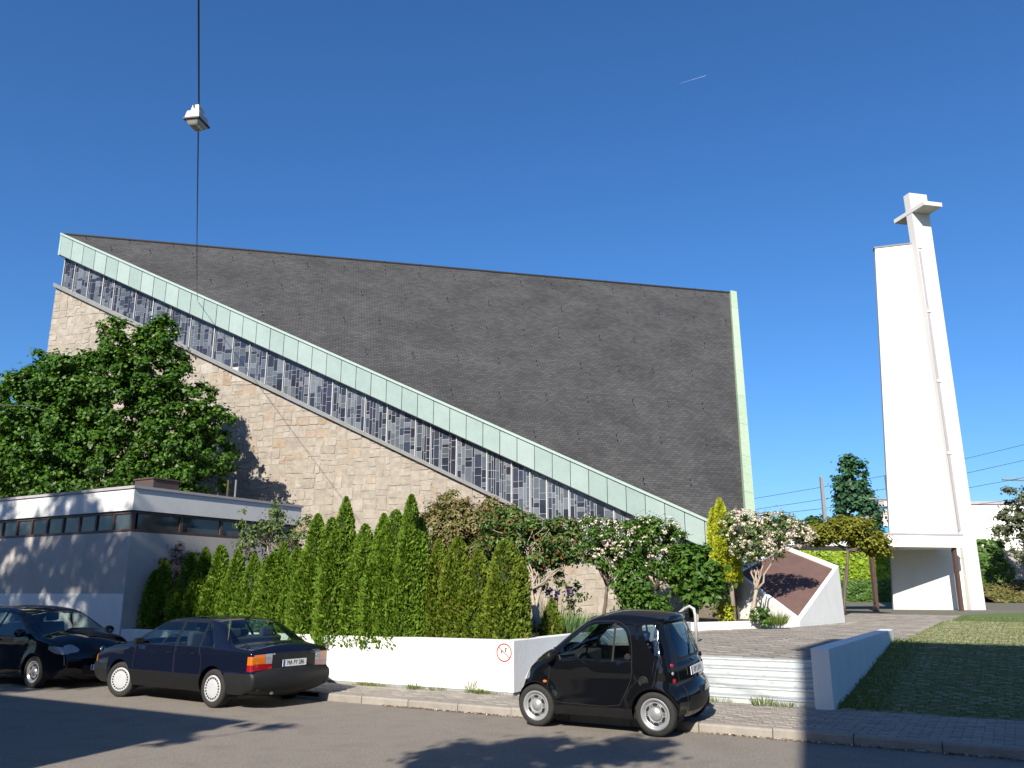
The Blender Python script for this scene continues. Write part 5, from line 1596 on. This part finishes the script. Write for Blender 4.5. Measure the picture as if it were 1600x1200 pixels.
def wheel(root, x, y, r, w, rim_r, style, out, steer=0):
    """out = +1 left side, -1 right side"""
    c = (0, 0, 0)
    mb = MB()
    h = w / 2
    mb.lathe([(rim_r, h * .82), (rim_r + .01, h * .95), (r - .055, h), (r - .03, h * .98), (r - .008, h * .85), (r, h * .6), (r, -h * .6), (r - .01, -h * .9), (r - .04, -h), (rim_r, -h * .8)], 40, c)
    ty = lpart(mb, 'tyre', M['rubber'], root, smooth=True)
    ty.name = 'wheel'
    ty.location = (x, y, r); ty.rotation_euler = (0, 0, steer)
    mb = MB(); o_ = out
    if style == 'cover':
        mb.lathe([(rim_r + .006, o_ * h * .86), (rim_r - .004, o_ * h * 1.0), (rim_r - .022, o_ * h * .97), (rim_r - .03, o_ * h * .90), (rim_r - .05, o_ * h * .92), (.11, o_ * (h * .98)), (.05, o_ * h * 1.04), (.001, o_ * h * 1.05)], 40, c)
    else:
        mb.lathe([(rim_r + .008, o_ * h * .9), (rim_r - .004, o_ * h * .96), (rim_r - .02, o_ * h * .88), (rim_r - .035, o_ * h * .55), (rim_r - .055, o_ * h * .48), (rim_r - .075, o_ * h * .60), (.098, o_ * h * .62), (.085, o_ * h * .48), (.07, o_ * h * .52), (.066, o_ * h * .70), (.001, o_ * h * .74)], 40, c)
    rim = lpart(mb, 'rim', M['cover_paint' if style == 'cover' else 'silver'], ty, smooth=True)
    mb = MB()
    if style == 'cover':
        for k in range(22):
            q = 2 * math.pi * k / 22; d = Vector((math.cos(q), 0, math.sin(q))); e = Vector((-math.sin(q), 0, math.cos(q)))
            mb.box(Vector(c) + d * (rim_r - .038) + Vector((0, o_ * h * .925, 0)), .028, .024, .016, d, e)
    else:
        for k in range(6):
            q = 2 * math.pi * k / 6 + math.pi / 2; cc = Vector(c) + Vector((0, o_ * h * .585, 0))
            pts = []
            for rr, dq in ((rim_r - .085, -.24), (rim_r - .060, -.30), (rim_r - .056, 0), (rim_r - .060, .30), (rim_r - .085, .24), (rim_r - .092, 0)):
                pts.append(cc + Vector((rr * math.cos(q + dq), 0, rr * math.sin(q + dq))))
            mb.prism(pts, (0, o_ * .012, 0))
            for dq in (.43, .6):
                d = Vector((math.cos(q + dq), 0, math.sin(q + dq))); e = Vector((-math.sin(q + dq), 0, math.cos(q + dq)))
                mb.box(cc + d * (rim_r - .078), .028, .007, .014, d, e)
    lpart(mb, 'rim_opening', M['liner'], ty)
    return ty
def arches(root, wheels, r, half, depth=.30):
    for x, _ in wheels:
        for sg in (1, -1):
            mb = MB(); n = 16
            ang = [math.pi * (-.12 + 1.24 * i / n) for i in range(n + 1)]
            vs = [(x + r * math.cos(a), sg * (half - k), .31 + r * math.sin(a)) for k in (.035, depth) for a in ang]
            mb.add(vs, [(i, i + 1, n + 2 + i, n + 1 + i) for i in range(n)])
            mb.add(vs[n + 1:], [tuple(range(n + 1))])
            lpart(mb, 'wheel_arch', M['liner'], root)
def seat(root, x, y, z, w, mat, back=.62, head=True):
    mb = MB()
    mb.box((x + .02, y, z + .07), .50, w, .16)
    q = R(14); ax = Vector((-math.sin(q), 0, math.cos(q))); ay = Vector((0, 1, 0))
    mb.box(Vector((x - .24, y, z + .12)) + ax * back / 2, back, w * .95, .14, ax, ay)
    if head: mb.box(Vector((x - .24, y, z + .12)) + ax * (back + .12), .17, w * .5, .11, ax, ay)
    return lpart(mb, 'seat', mat, root, bevel=.035, smooth=True)
def ring_tube(c, r, tr, nx, ny, n=20):
    return [Vector(c) + nx * (r * math.cos(2 * math.pi * i / n)) + ny * (r * math.sin(2 * math.pi * i / n)) for i in range(n + 1)]
def text_part(name, txt, mat, root, loc, rot, size, sx=1.0):
    cu = bpy.data.curves.new(name, 'FONT'); cu.body = txt; cu.size = size; cu.align_x = 'CENTER'; cu.align_y = 'CENTER'; cu.extrude = .0008; cu.resolution_u = 2
    t = bpy.data.objects.new('tmp', cu); COL.objects.link(t)
    dg = bpy.context.evaluated_depsgraph_get()
    me = bpy.data.meshes.new_from_object(t.evaluated_get(dg)); me.name = name
    bpy.data.objects.remove(t)
    me.materials.clear(); me.materials.append(mat)
    o = link(name, me, root); o.location = loc; o.rotation_euler = rot; o.scale = (sx, 1, 1)
    return o
def plate(root, txt, loc, tilt, facing, w=.52, h=.11):
    """facing -1: towards -x (rear), +1: front"""
    loc = Vector(loc)
    rz = -math.pi / 2 if facing < 0 else math.pi / 2
    mat_ = Matrix.Rotation(rz, 4, 'Z') @ Matrix.Rotation(math.pi / 2 + tilt, 4, 'X')
    ax, ay, nz_ = (mat_ @ Vector((1, 0, 0))), (mat_ @ Vector((0, 1, 0))), (mat_ @ Vector((0, 0, 1)))
    mb = MB(); mb.box(loc, w, h, .008, ax, ay); p_ = lpart(mb, 'number_plate', M['plate_white'], root)
    mb = MB(); mb.box(loc - ax * (w / 2 - .025) + nz_ * .0045, .042, h - .006, .002, ax, ay); lpart(mb, 'country_band', M['plate_blue'], p_)
    text_part('plate_text', txt, M['sign_black'], p_, loc + nz_ * .0055 + ax * .02, mat_.to_euler(), .105, .78)

# ------------------------------------------------------------------ navy saloon
TH_ = R(30.5)
s_f, s_r = -14.52, -11.83
sal = local_root('parked_saloon', 'dark navy four door saloon seen from behind with white wheel covers', 'car', -10.62, 10.95, -D2)
sal.rotation_euler = (0, 0, math.atan2(-D2.y, -D2.x) - R(3.2))
# local x: rear bumper 0 -> front; -D2 points to the car's front
out = [(.20, .27), (.06, .30), (.0, .36), (-.02, .47), (-.01, .55), (.03, .585), (.075, .60), (.075, .70), (.07, .82), (.09, .90), (.15, .935), (.40, .955), (.66, .985),
       (.80, 1.03), (1.05, 1.19), (1.28, 1.325), (1.42, 1.375), (1.75, 1.405), (2.15, 1.42), (2.55, 1.41), (2.82, 1.37), (3.02, 1.28), (3.30, 1.12), (3.52, .99), (3.62, .955), (3.95, .92), (4.35, .86), (4.62, .79), (4.735, .74), (4.76, .66),
       (4.77, .585), (4.81, .56), (4.825, .48), (4.80, .36), (4.72, .26), (4.6, .24)]
def W_sal(x, z):
    w = .905
    if z > .93: w -= (z - .93) * .44
    w -= max(0, .50 - z) ** 2 * .9
    w -= max(0, z - .62) ** 2 * .12
    w -= .075 * max(0, (1.2 - x) / 1.2) ** 2 + .11 * max(0, (x - 3.7) / 1.1) ** 2.2
    if z < .585 and (x < .9 or x > 4.2): w += .012
    return w
sx_ = lambda x: x if x > 1.12 else 1.12 - (1.12 - x) * .87
out = [(sx_(x), z) for x, z in out]
car = Car(sal, out, W_sal, .235, .055, lambda x, z: .035 if (z > .88 and .3 < x < 4.5) else .10)
BW = .968
fw = [(3.30, BW), (2.90, 1.305), (2.78, 1.34), (2.33, 1.35), (2.25, BW)]
rw_ = [(2.17, BW), (2.245, 1.352), (1.64, 1.342), (1.56, BW)]
qw = [(1.50, BW), (1.575, 1.335), (1.50, 1.32), (1.15, BW)]
fd = [(3.36, .30), (3.40, .60), (3.36, .955), (2.93, 1.335), (2.78, 1.372), (2.29, 1.38), (2.205, .955), (2.19, .30)]
rd = [(2.17, .30), (2.185, .955), (2.27, 1.38), (1.62, 1.372), (1.535, .955), (1.44, .75), (1.44, .60), (1.50, .30)]
for P in (fd, rd): car.side('door_gap', inset(P, .004), M['liner']); car.side('door', inset(P, -.004), M['paint_navy'])
car.side('lower_cladding', [(.85, .20), (4.20, .20), (4.20, .515), (.85, .515)], M['plastic'])
car.side('bumper_side', [(-.1, .20), (.84, .20), (.84, .50), (.80, .575), (-.1, .575)], M['plastic_grey'])
car.side('bumper_side', [(4.21, .20), (5, .20), (5, .575), (4.21, .575)], M['plastic_grey'])
for P, nm in ((fw, 'window'), (rw_, 'window'), (qw, 'window')):
    car.side('window_trim', inset(P, .014), M['plastic']); car.side('window', P, M['glass_car'])
car.side('turn_signal', [(-.1, .71), (.30, .71), (.30, .84), (-.1, .84)], M['amber_lens'])
car.side('tail_light', [(-.1, .61), (.30, .61), (.30, .71), (-.1, .71)], M['red_lens'])
car.side('turn_signal', [(4.66, .60), (5, .60), (5, .745), (4.66, .745)], M['amber_lens'])
car.side('void', circle(1.12, .31, .36), None); car.side('void', circle(3.81, .31, .36), None)
sz = lambda z: car.s_at(z=z)
car.strip('bumper', [(0, -1.1), (sz(.575), -1.1), (sz(.575), 1.1), (0, 1.1)], M['plastic_grey'])
e_ = car.s_at(z=.575, end=1); tot = car.s[-1]
car.strip('bumper', [(e_, -1.1), (tot + .1, -1.1), (tot + .1, 1.1), (e_, 1.1)], M['plastic_grey'])
a, b, c_ = sz(.615), sz(.705), sz(.835)
for sg in (1, -1):
    P = lambda v0, v1, s0, s1: [(s0, sg * v0), (s1, sg * v0), (s1, sg * v1), (s0, sg * v1)]
    car.strip('tail_light', P(.60, 1.1, a, b), M['red_lens'])
    car.strip('turn_signal', P(.76, 1.1, b, c_), M['amber_lens'])
    car.strip('reversing_light', P(.60, .755, b, c_), M['clear_lens'])
car.strip('plate_panel', [(a, -.595), (c_, -.595), (c_, .595), (a, .595)], M['plastic_grey'])
s0, s1 = car.s_at(x=.76), car.s_at(x=1.36)
car.strip('window_trim', [(s0 - .01, -1.0), (s1 + .02, -.93), (s1 + .02, .93), (s0 - .01, 1.0)], M['plastic'])
car.strip('rear_window', [(s0 + .02, -.97), (s1, -.90), (s1, .90), (s0 + .02, .97)], M['glass_car'])
s0, s1 = car.s_at(x=2.86, end=1), car.s_at(x=3.52, end=1)
car.strip('window_trim', [(s0 - .02, -.93), (s1 + .01, -.98), (s1 + .01, .98), (s0 - .02, .93)], M['plastic'])
car.strip('windscreen', [(s0, -.9), (s1 - .01, -.95), (s1 - .01, .95), (s0, .9)], M['glass_car'])
s0, s1 = car.s_at(z=.64, end=1), car.s_at(z=.74, end=1)
for sg in (1, -1): car.strip('headlight', [(s1, sg * .5), (s0, sg * .5), (s0, sg * .96), (s1, sg * .96)], M['clear_lens'])
car.strip('trunk_gap', [(car.s_at(z=.853), -.99), (car.s_at(z=.860), -.99), (car.s_at(z=.860), .99), (car.s_at(z=.853), .99)], M['liner'])
car.build(M['paint_navy'])
arches(sal, ((1.12, 0), (3.81, 0)), .36, .86)
for x in (1.12, 3.81):
    for sg in (1, -1): wheel(sal, x, sg * .785, .307, .185, .205, 'cover', sg, R(16) if x > 2 else 0)
mb = MB(); mb.box((2.4, 0, .30), 3.6, 1.45, .16); mb.box((.6, 0, .42), .9, 1.5, .22); mb.box((4.2, 0, .45), .9, 1.5, .3); lpart(mb, 'underbody', M['liner'], sal)
mb = MB(); mb.box((2.35, 0, .42), 2.5, 1.56, .06); mb.box((1.0, 0, .90), .75, 1.45, .06); mb.box((3.45, 0, .78), .45, 1.5, .30); lpart(mb, 'cabin_floor', M['cabin'], sal, bevel=.02)
for y in (.38, -.38): seat(sal, 2.55, y, .46, .52, M['seat_cloth'])
mb = MB(); mb.box((1.72, 0, .56), .5, 1.36, .2); q = R(18); mb.box((1.42, 0, .82), .62, 1.36, .16, Vector((-math.sin(q), 0, math.cos(q))), Vector((0, 1, 0))); lpart(mb, 'rear_bench', M['seat_cloth'], sal, bevel=.04, smooth=True)
for y in (.36, -.36):
    mb = MB(); mb.box((1.32, y, 1.17), .10, .27, .15); lpart(mb, 'headrest', M['seat_cloth'], sal, bevel=.03)
mb = MB(); q = R(-25); nx, ny = Vector((0, 1, 0)), Vector((math.sin(q), 0, math.cos(q))); mb.tube(ring_tube((3.05, .38, .93), .19, .013, nx, ny), .014, 6); lpart(mb, 'steering_wheel', M['cabin'], sal)
for sg in (1, -1):
    for x in (2.32, 1.66):
        mb = MB(); mb.box((x, sg * (W_sal(x, .84) + .010), .845), .13, .020, .024); lpart(mb, 'door_handle', M['plastic_grey'], sal, bevel=.006)
        mb = MB(); mb.box((x, sg * (W_sal(x, .86) + .021), .853), .13, .006, .010); lpart(mb, 'handle_trim', M['chrome'], sal)
    mb = MB(); mb.box((3.18, sg * .965, 1.01), .08, .17, .11); mb.box((3.2, sg * .87, .99), .05, .12, .04); lpart(mb, 'wing_mirror', M['plastic'], sal, bevel=.025)
    mb = MB(); mb.tube([(2.235, sg * (W_sal(2.2, BW) + .004), BW - .012), (3.34, sg * (W_sal(3.3, BW) + .004), BW - .012)], .006, 5); mb.tube([(1.14, sg * (W_sal(1.2, BW) + .004), BW - .012), (2.2, sg * (W_sal(2.0, BW) + .004), BW - .012)], .006, 5); lpart(mb, 'chrome_strip', M['chrome'], sal)
plate(sal, 'MA PY 286', (.098, .03, .715), R(2), -1)
text_part('badge_text', '100', M['chrome'], sal, (.136, .46, .868), (math.pi / 2, 0, -math.pi / 2), .045)
mb = MB()
for k in range(4): mb.tube(ring_tube((.130, -.40 - .045 * k, .875), .026, .004, Vector((0, 1, 0)), Vector((0, 0, 1)), 14), .004, 4)
lpart(mb, 'ring_emblem', M['chrome'], sal)
mb = MB(); mb.ball((.138, -.52, .79), .012, .018, .018); lpart(mb, 'boot_lock', M['chrome'], sal, smooth=True)
mb = MB(); mb.tube([(1.38, .0, 1.42), (1.30, .0, 1.47)], .012, 5); mb.box((1.42, 0, 1.425), .08, .05, .03); lpart(mb, 'aerial_base', M['plastic'], sal)
p0 = Vector((.93, .79, .975)); mb = MB(); mb.tube([p0, p0 + Vector((-.04, .0, .55))], [.005, .003], 5); lpart(mb, 'whip_aerial', M['chrome'], sal)
mb = MB(); mb.tube([(.13, .45, .26), (.4, .45, .27)], .028, 10); lpart(mb, 'exhaust_pipe', M['galv'], sal)

# ------------------------------------------------------------------ small black two-seater
sm_root = local_root('parked_microcar', 'tiny black two seater hatchback parked half on the kerb', 'car', -4.36 + .34, 11.90, -D2, z=.052, roll=R(-4.3))
sm_root.rotation_euler = (R(-4.0), 0, math.atan2(-D2.y, -D2.x))
out = [(.22, .22), (.08, .25), (.02, .32), (-.01, .44), (.0, .55), (.045, .60), (.075, .64), (.085, .80), (.10, .93), (.145, 1.10), (.21, 1.30), (.245, 1.42), (.215, 1.475), (.26, 1.495), (.45, 1.52), (.80, 1.545), (1.05, 1.54), (1.28, 1.495), (1.42, 1.43),
       (1.62, 1.29), (1.85, 1.11), (2.02, .975), (2.12, .92), (2.27, .83), (2.38, .72), (2.45, .60), (2.49, .48), (2.50, .36), (2.46, .25), (2.36, .21)]
RF, RR = 2.152, .34
def W_sm(x, z):
    w = .735
    if z > .88: w -= (z - .88) * .33
    w -= max(0, .42 - z) ** 2 * .6
    w -= .30 * max(0, x - 1.75) ** 2 + .38 * max(0, .36 - x) ** 2
    for cx in (RF, RR):
        d = math.hypot(x - cx, z - .29)
        w += .035 * math.exp(-((d - .335) / .07) ** 2) if z > .1 else 0
    # waist crease
    w += .010 * math.exp(-((z - .80) / .10) ** 2)
    return w
car = Car(sm_root, out, W_sm, .20, .13, lambda x, z: .03 if (z > 1.2 and .25 < x < 1.4) else (.07 if z > .9 else .10), ds=.028)
dw_ = rounded([(1.83, .955), (1.68, 1.12), (1.37, 1.36), (1.24, 1.415), (.90, 1.425), (.75, 1.34), (.69, 1.16), (.67, .985)], 2)
door = rounded([(1.93, .36), (1.94, .60), (1.87, .95), (1.40, 1.39), (1.25, 1.455), (.88, 1.465), (.70, 1.37), (.64, 1.1), (.63, .75), (.74, .55), (.86, .34)], 1)
qw = rounded([(.535, 1.43), (.315, 1.42), (.25, 1.25), (.185, 1.06), (.215, 1.02), (.32, 1.04), (.42, 1.15)], 2)
car.side('door_gap', inset(door, .004), M['liner']); car.side('door', inset(door, -.004), M['paint_black'])
car.side('window_trim', inset(dw_, .018), M['paint_black']); car.side('window', dw_, M['glass_car'])
car.side('window_trim', inset(qw, .018), M['paint_black']); car.side('window', qw, M['glass_car'])
car.side('window_post', [(.905, .94), (.935, .94), (.925, 1.435), (.895, 1.435)], M['plastic'])
car.side('sill_trim', [(.55, .15), (1.90, .15), (1.90, .315), (.60, .335)], M['plastic'])
car.side('void', circle(RR, .29, .318), None); car.side('void', circle(RF, .29, .318), None)
car.side('headlight', rounded([(2.26, .66), (2.36, .62), (2.45, .66), (2.40, .78), (2.29, .83)], 2), M['clear_lens'])
e0 = car.s_at(z=.935); e1 = car.s_at(z=1.40)
car.strip('window_trim', [(e0, -.97), (e1 + .01, -.95), (e1 + .01, .95), (e0, .97)], M['plastic'])
car.strip('rear_window', rounded([(e0 + .03, -.90), (e1 - .005, -.92), (e1 - .005, .92), (e0 + .03, .90)], 1), M['glass_dark'])
s0, s1 = car.s_at(x=1.36, end=1), car.s_at(x=2.0, end=1)
car.strip('window_trim', [(s0 - .02, -.95), (s1 + .01, -.95), (s1 + .01, .95), (s0 - .02, .95)], M['plastic'])
car.strip('windscreen', [(s0, -.92), (s1, -.92), (s1, .92), (s0, .92)], M['glass_car'])
car.strip('hatch_gap', [(car.s_at(z=.615), -1.1), (car.s_at(z=.632), -1.1), (car.s_at(z=.632), 1.1), (car.s_at(z=.615), 1.1)], M['liner'])
car.strip('bumper_insert', [(car.s_at(z=.30), -.72), (car.s_at(z=.46), -.72), (car.s_at(z=.46), .72), (car.s_at(z=.30), .72)], M['plastic'])
for v in (-.80, .80): car.strip('bumper_groove', [(car.s_at(z=.26), v - .012), (car.s_at(z=.60), v - .012), (car.s_at(z=.60), v + .012), (car.s_at(z=.26), v + .012)], M['liner'])
for v in (-.86, .86): car.strip('hatch_gap', [(car.s_at(z=.632), v - .008), (car.s_at(z=1.42), v - .008), (car.s_at(z=1.42), v + .008), (car.s_at(z=.632), v + .008)], M['liner'])
car.build(M['paint_black'])
arches(sm_root, ((RR, 0), (RF, 0)), .318, .70, .26)
for x, ww in ((RR, .175), (RF, .155)):
    for sg in (1, -1): wheel(sm_root, x, sg * (.755 - ww / 2 - .02), .286, ww, .198, 'steel', sg)
for sg in (1, -1):
    h = .175 / 2; mb = MB(); mb.lathe([(.085, sg * h * .72), (.075, sg * h * .86), (.001, sg * h * .92)], 24, (RR, sg * (.755 - h - .02), .286)); lpart(mb, 'hub_cap', M['silver'], sm_root, smooth=True)
    # fuel cap, indicator, handle, mirror, rear lamps
    if sg > 0:
        y = W_sm(.47, .70); mb = MB(); mb.lathe([(.072, y + .001), (.070, y + .008), (.060, y + .009), (.056, y + .003), (.045, y + .006), (.001, y + .006)], 24, (.47, 0, .70)); lpart(mb, 'fuel_cap', M['plastic_grey'], sm_root, smooth=True)
    y = W_sm(1.98, .63); mb = MB(); mb.ball((1.98, sg * (y + .0), .63), .034, .018, .022); lpart(mb, 'side_indicator', M['amber_lens'], sm_root, smooth=True)
    y = W_sm(.72, 1.0); mb = MB(); mb.ball((.70, sg * (y - .004), .975), .055, .014, .075); lpart(mb, 'door_handle', M['liner'], sm_root, smooth=True)
    y = W_sm(1.80, .98); mb = MB(); mb.ball((1.845, sg * (y + .085), .985), .06, .10, .085); mb.box((1.84, sg * (y + .01), .95), .06, .10, .05); lpart(mb, 'wing_mirror', M['plastic'], sm_root, smooth=True)
for sg in (1, -1):
    # rear lamp cluster: two round red lamps with a white one between, set in the corner pillar
    for z, rr, mt, nm in ((.90, .032, 'red_lens', 'tail_light'), (.80, .026, 'clear_lens', 'reversing_light'), (.70, .038, 'red_lens', 'tail_light')):
        x_ = np.interp(z, car.S[:40, 1], car.S[:40, 0]) if False else {.90: .105, .80: .10, .70: .095}[z]
        y_ = W_sm(x_, z) - .10
        nrm_ = Vector((-.72, sg * .69, 0)).normalized()
        c0_ = Vector((x_ + .000, sg * y_, z)) - nrm_ * .006
        tx_ = Vector((-nrm_.y, nrm_.x, 0))
        mb = MB(); n = 20
        vs = []
        for r_2, h_2 in ((rr * 1.18, -.02), (rr * 1.18, .012), (rr, .016)):
            vs += [c0_ + nrm_ * h_2 + tx_ * (r_2 * math.cos(2 * math.pi * i / n)) + Vector((0, 0, r_2 * math.sin(2 * math.pi * i / n))) for i in range(n)]
        mb.add(vs, [(j * n + i, j * n + (i + 1) % n, (j + 1) * n + (i + 1) % n, (j + 1) * n + i) for j in range(2) for i in range(n)])
        bez = lpart(mb, 'lamp_bezel', M['paint_black'], sm_root, smooth=True)
        mb = MB(); vs = []
        for r_2, h_2 in ((rr, .010), (rr * .8, .020), (rr * .4, .026)):
            vs += [c0_ + nrm_ * h_2 + tx_ * (r_2 * math.cos(2 * math.pi * i / n)) + Vector((0, 0, r_2 * math.sin(2 * math.pi * i / n))) for i in range(n)]
        mb.add(vs, [(j * n + i, j * n + (i + 1) % n, (j + 1) * n + (i + 1) % n, (j + 1) * n + i) for j in range(2) for i in range(n)] + [tuple(range(2 * n, 3 * n))])
        lpart(mb, nm, M[mt], sm_root, smooth=True)
mb = MB(); mb.box((1.25, 0, .24), 2.1, 1.25, .10); lpart(mb, 'underbody', M['liner'], sm_root)
mb = MB(); mb.box((1.2, 0, .36), 1.6, 1.30, .08); mb.box((.42, 0, .62), .45, 1.20, .46); mb.box((1.86, 0, .80), .34, 1.24, .26); lpart(mb, 'cabin_floor', M['cabin'], sm_root, bevel=.02)
for y in (.33, -.30): seat(sm_root, 1.0, y, .42, .47, M['seat_blue'], back=.58)
mb = MB(); q = R(-28); nx, ny = Vector((0, 1, 0)), Vector((math.sin(q), 0, math.cos(q))); mb.tube(ring_tube((1.60, .33, .93), .18, .013, nx, ny), .015, 6); mb.ball((1.61, .33, .93), .05, .06, .06); lpart(mb, 'steering_wheel', M['cabin'], sm_root, smooth=True)
plate(sm_root, 'RP S 6911', (-.030, -.03, .79), R(-4), -1)
mb = MB(); mb.box((.285, 0, 1.487), .16, .98, .030); lpart(mb, 'roof_spoiler', M['paint_black'], sm_root, bevel=.012)
mb = MB(); mb.tube([(.035, .05, .985), (.052, -.02, 1.06), (.125, -.2, 1.30)], .009, 5); lpart(mb, 'rear_wiper', M['plastic'], sm_root)
mb = MB(); mb.tube([(2.04, .30, .99), (1.95, -.1, 1.07)], .009, 5); mb.tube([(2.04, -.2, .99), (1.96, .45, 1.06)], .009, 5); lpart(mb, 'front_wiper', M['plastic'], sm_root)
mb = MB(); mb.tube([(.02, .0, .925), (-.005, .0, .915)], .02, 10); lpart(mb, 'emblem', M['plastic_grey'], sm_root)

# ------------------------------------------------------------------ dark compact car in the shade
tc_ = local_root('parked_hatchback', 'dark hatchback in deep shade at the left edge, nose to the saloon', 'car', -17.25 - 3.38, 11.16, D2)
out = [(.22, .24), (.06, .30), (.0, .45), (.02, .62), (.05, .80), (.10, 1.00), (.25, 1.22), (.46, 1.42), (.62, 1.475), (1.0, 1.53), (1.6, 1.56), (2.1, 1.53), (2.45, 1.45), (2.75, 1.31), (3.1, 1.14), (3.38, 1.02), (3.55, .985), (3.80, .93), (4.02, .84), (4.16, .74), (4.22, .64), (4.245, .52), (4.25, .38), (4.20, .26), (4.08, .21)]
def W_tc(x, z):
    w = .88
    if z > .95: w -= (z - .95) * .36
    w -= max(0, .45 - z) ** 2 * .6
    w -= .17 * max(0, x - 3.4) ** 2 + .08 * max(0, .6 - x) ** 2
    for cx in (.74, 3.38):
        d = math.hypot(x - cx, z - .31); w += .022 * math.exp(-((d - .37) / .07) ** 2)
    return w
car = Car(tc_, out, W_tc, .22, .11, lambda x, z: .04 if (z > 1.3 and .6 < x < 2.6) else .11)
w1 = [(3.02, .985), (2.62, 1.30), (2.40, 1.40), (2.0, 1.44), (1.86, .985)]; w2 = [(1.78, .985), (1.90, 1.445), (1.25, 1.43), (.86, 1.30), (.66, 1.06), (.80, 1.0)]
d1 = [(3.08, .33), (3.12, .95), (2.66, 1.33), (2.40, 1.45), (1.95, 1.49), (1.82, .95), (1.82, .33)]
car.side('door_gap', inset(d1, .004), M['liner']); car.side('door', inset(d1, -.004), M['paint_dark'])
for P in (w1, w2): car.side('window_trim', inset(P, .022), M['plastic']); car.side('window', P, M['glass_car'])
car.side('void', circle(.74, .31, .352), None); car.side('void', circle(3.38, .31, .352), None)
car.side('headlight', rounded([(3.78, .76), (4.0, .675), (4.4, .66), (4.4, .78), (4.06, .80), (3.80, .83)], 2), M['clear_lens'])
s0, s1 = car.s_at(x=2.40, end=1), car.s_at(x=3.36, end=1)
car.strip('window_trim', [(s0 - .02, -.97), (s1 + .01, -.97), (s1 + .01, .97), (s0 - .02, .97)], M['plastic'])
car.strip('windscreen', [(s0, -.94), (s1, -.94), (s1, .94), (s0, .94)], M['glass_car'])
e0, e1 = car.s_at(z=1.0), car.s_at(z=1.40); car.strip('rear_window', [(e0, -.9), (e1, -.9), (e1, .9), (e0, .9)], M['glass_dark'])
h0, h1 = car.s_at(z=.815, end=1), car.s_at(z=.67, end=1)
for sg in (1, -1): car.strip('headlight', rounded([(h0, sg * .80), (h0, sg * 1.1), (h1, sg * 1.1), (h1, sg * .66)], 1), M['clear_lens'])
g0, g1 = car.s_at(z=.70, end=1), car.s_at(z=.62, end=1); car.strip('grille', [(g0, -.45), (g1, -.45), (g1, .45), (g0, .45)], M['plastic'])
g0, g1 = car.s_at(z=.44, end=1), car.s_at(z=.28, end=1); car.strip('air_intake', [(g0, -.62), (g1, -.62), (g1, .62), (g0, .62)], M['liner'])
car.build(M['paint_dark'])
arches(tc_, ((.74, 0), (3.38, 0)), .352, .84)
for x in (.74, 3.38):
    for sg in (1, -1): wheel(tc_, x, sg * .775, .312, .19, .205, 'steel', sg)
mb = MB(); mb.box((2.1, 0, .28), 3.4, 1.4, .14); lpart(mb, 'underbody', M['liner'], tc_)
mb = MB(); mb.box((2.0, 0, .42), 2.9, 1.56, .06); mb.box((3.25, 0, .82), .5, 1.45, .28); mb.box((.45, 0, .8), .6, 1.4, .3); lpart(mb, 'cabin_floor', M['cabin'], tc_, bevel=.02)
for y in (.38, -.38): seat(tc_, 2.2, y, .50, .52, M['seat_cloth'])
mb = MB(); mb.box((1.25, 0, .60), .5, 1.36, .2); mb.box((.98, 0, .88), .16, 1.36, .6); lpart(mb, 'rear_bench', M['seat_cloth'], tc_, bevel=.04)
for sg in (1, -1):
    mb = MB(); mb.ball((2.98, sg * 1.0, 1.06), .07, .12, .085); mb.box((2.98, sg * .90, 1.02), .06, .12, .04); lpart(mb, 'wing_mirror', M['paint_dark'], tc_, smooth=True)
    mb = MB(); mb.box((2.02, sg * (W_tc(2, .9) + .015), .90), .18, .025, .03); lpart(mb, 'door_handle', M['paint_dark'], tc_, bevel=.006)
mb = MB(); mb.box((4.35, 0, .40), .01, .50, .11); lpart(mb, 'plate_holder', M['plastic'], tc_)
plate(tc_, 'MA HF 53', (4.368, 0, .40), 0, 1)
mb = MB(); mb.tube(ring_tube((4.31, 0, .735), .055, .006, Vector((0, 1, 0)), Vector((-.3, 0, .7)).normalized(), 18), .007, 5); mb.tube(ring_tube((4.312, 0, .735), .03, .005, Vector((0, 1, 0)), Vector((-.3, 0, .7)).normalized(), 14), .005, 4); lpart(mb, 'emblem', M['chrome'], tc_)
mb = MB(); mb.box((1.93, -.60, 1.30), .004, .10, .10); lpart(mb, 'window_sticker', M['cargo'], tc_)
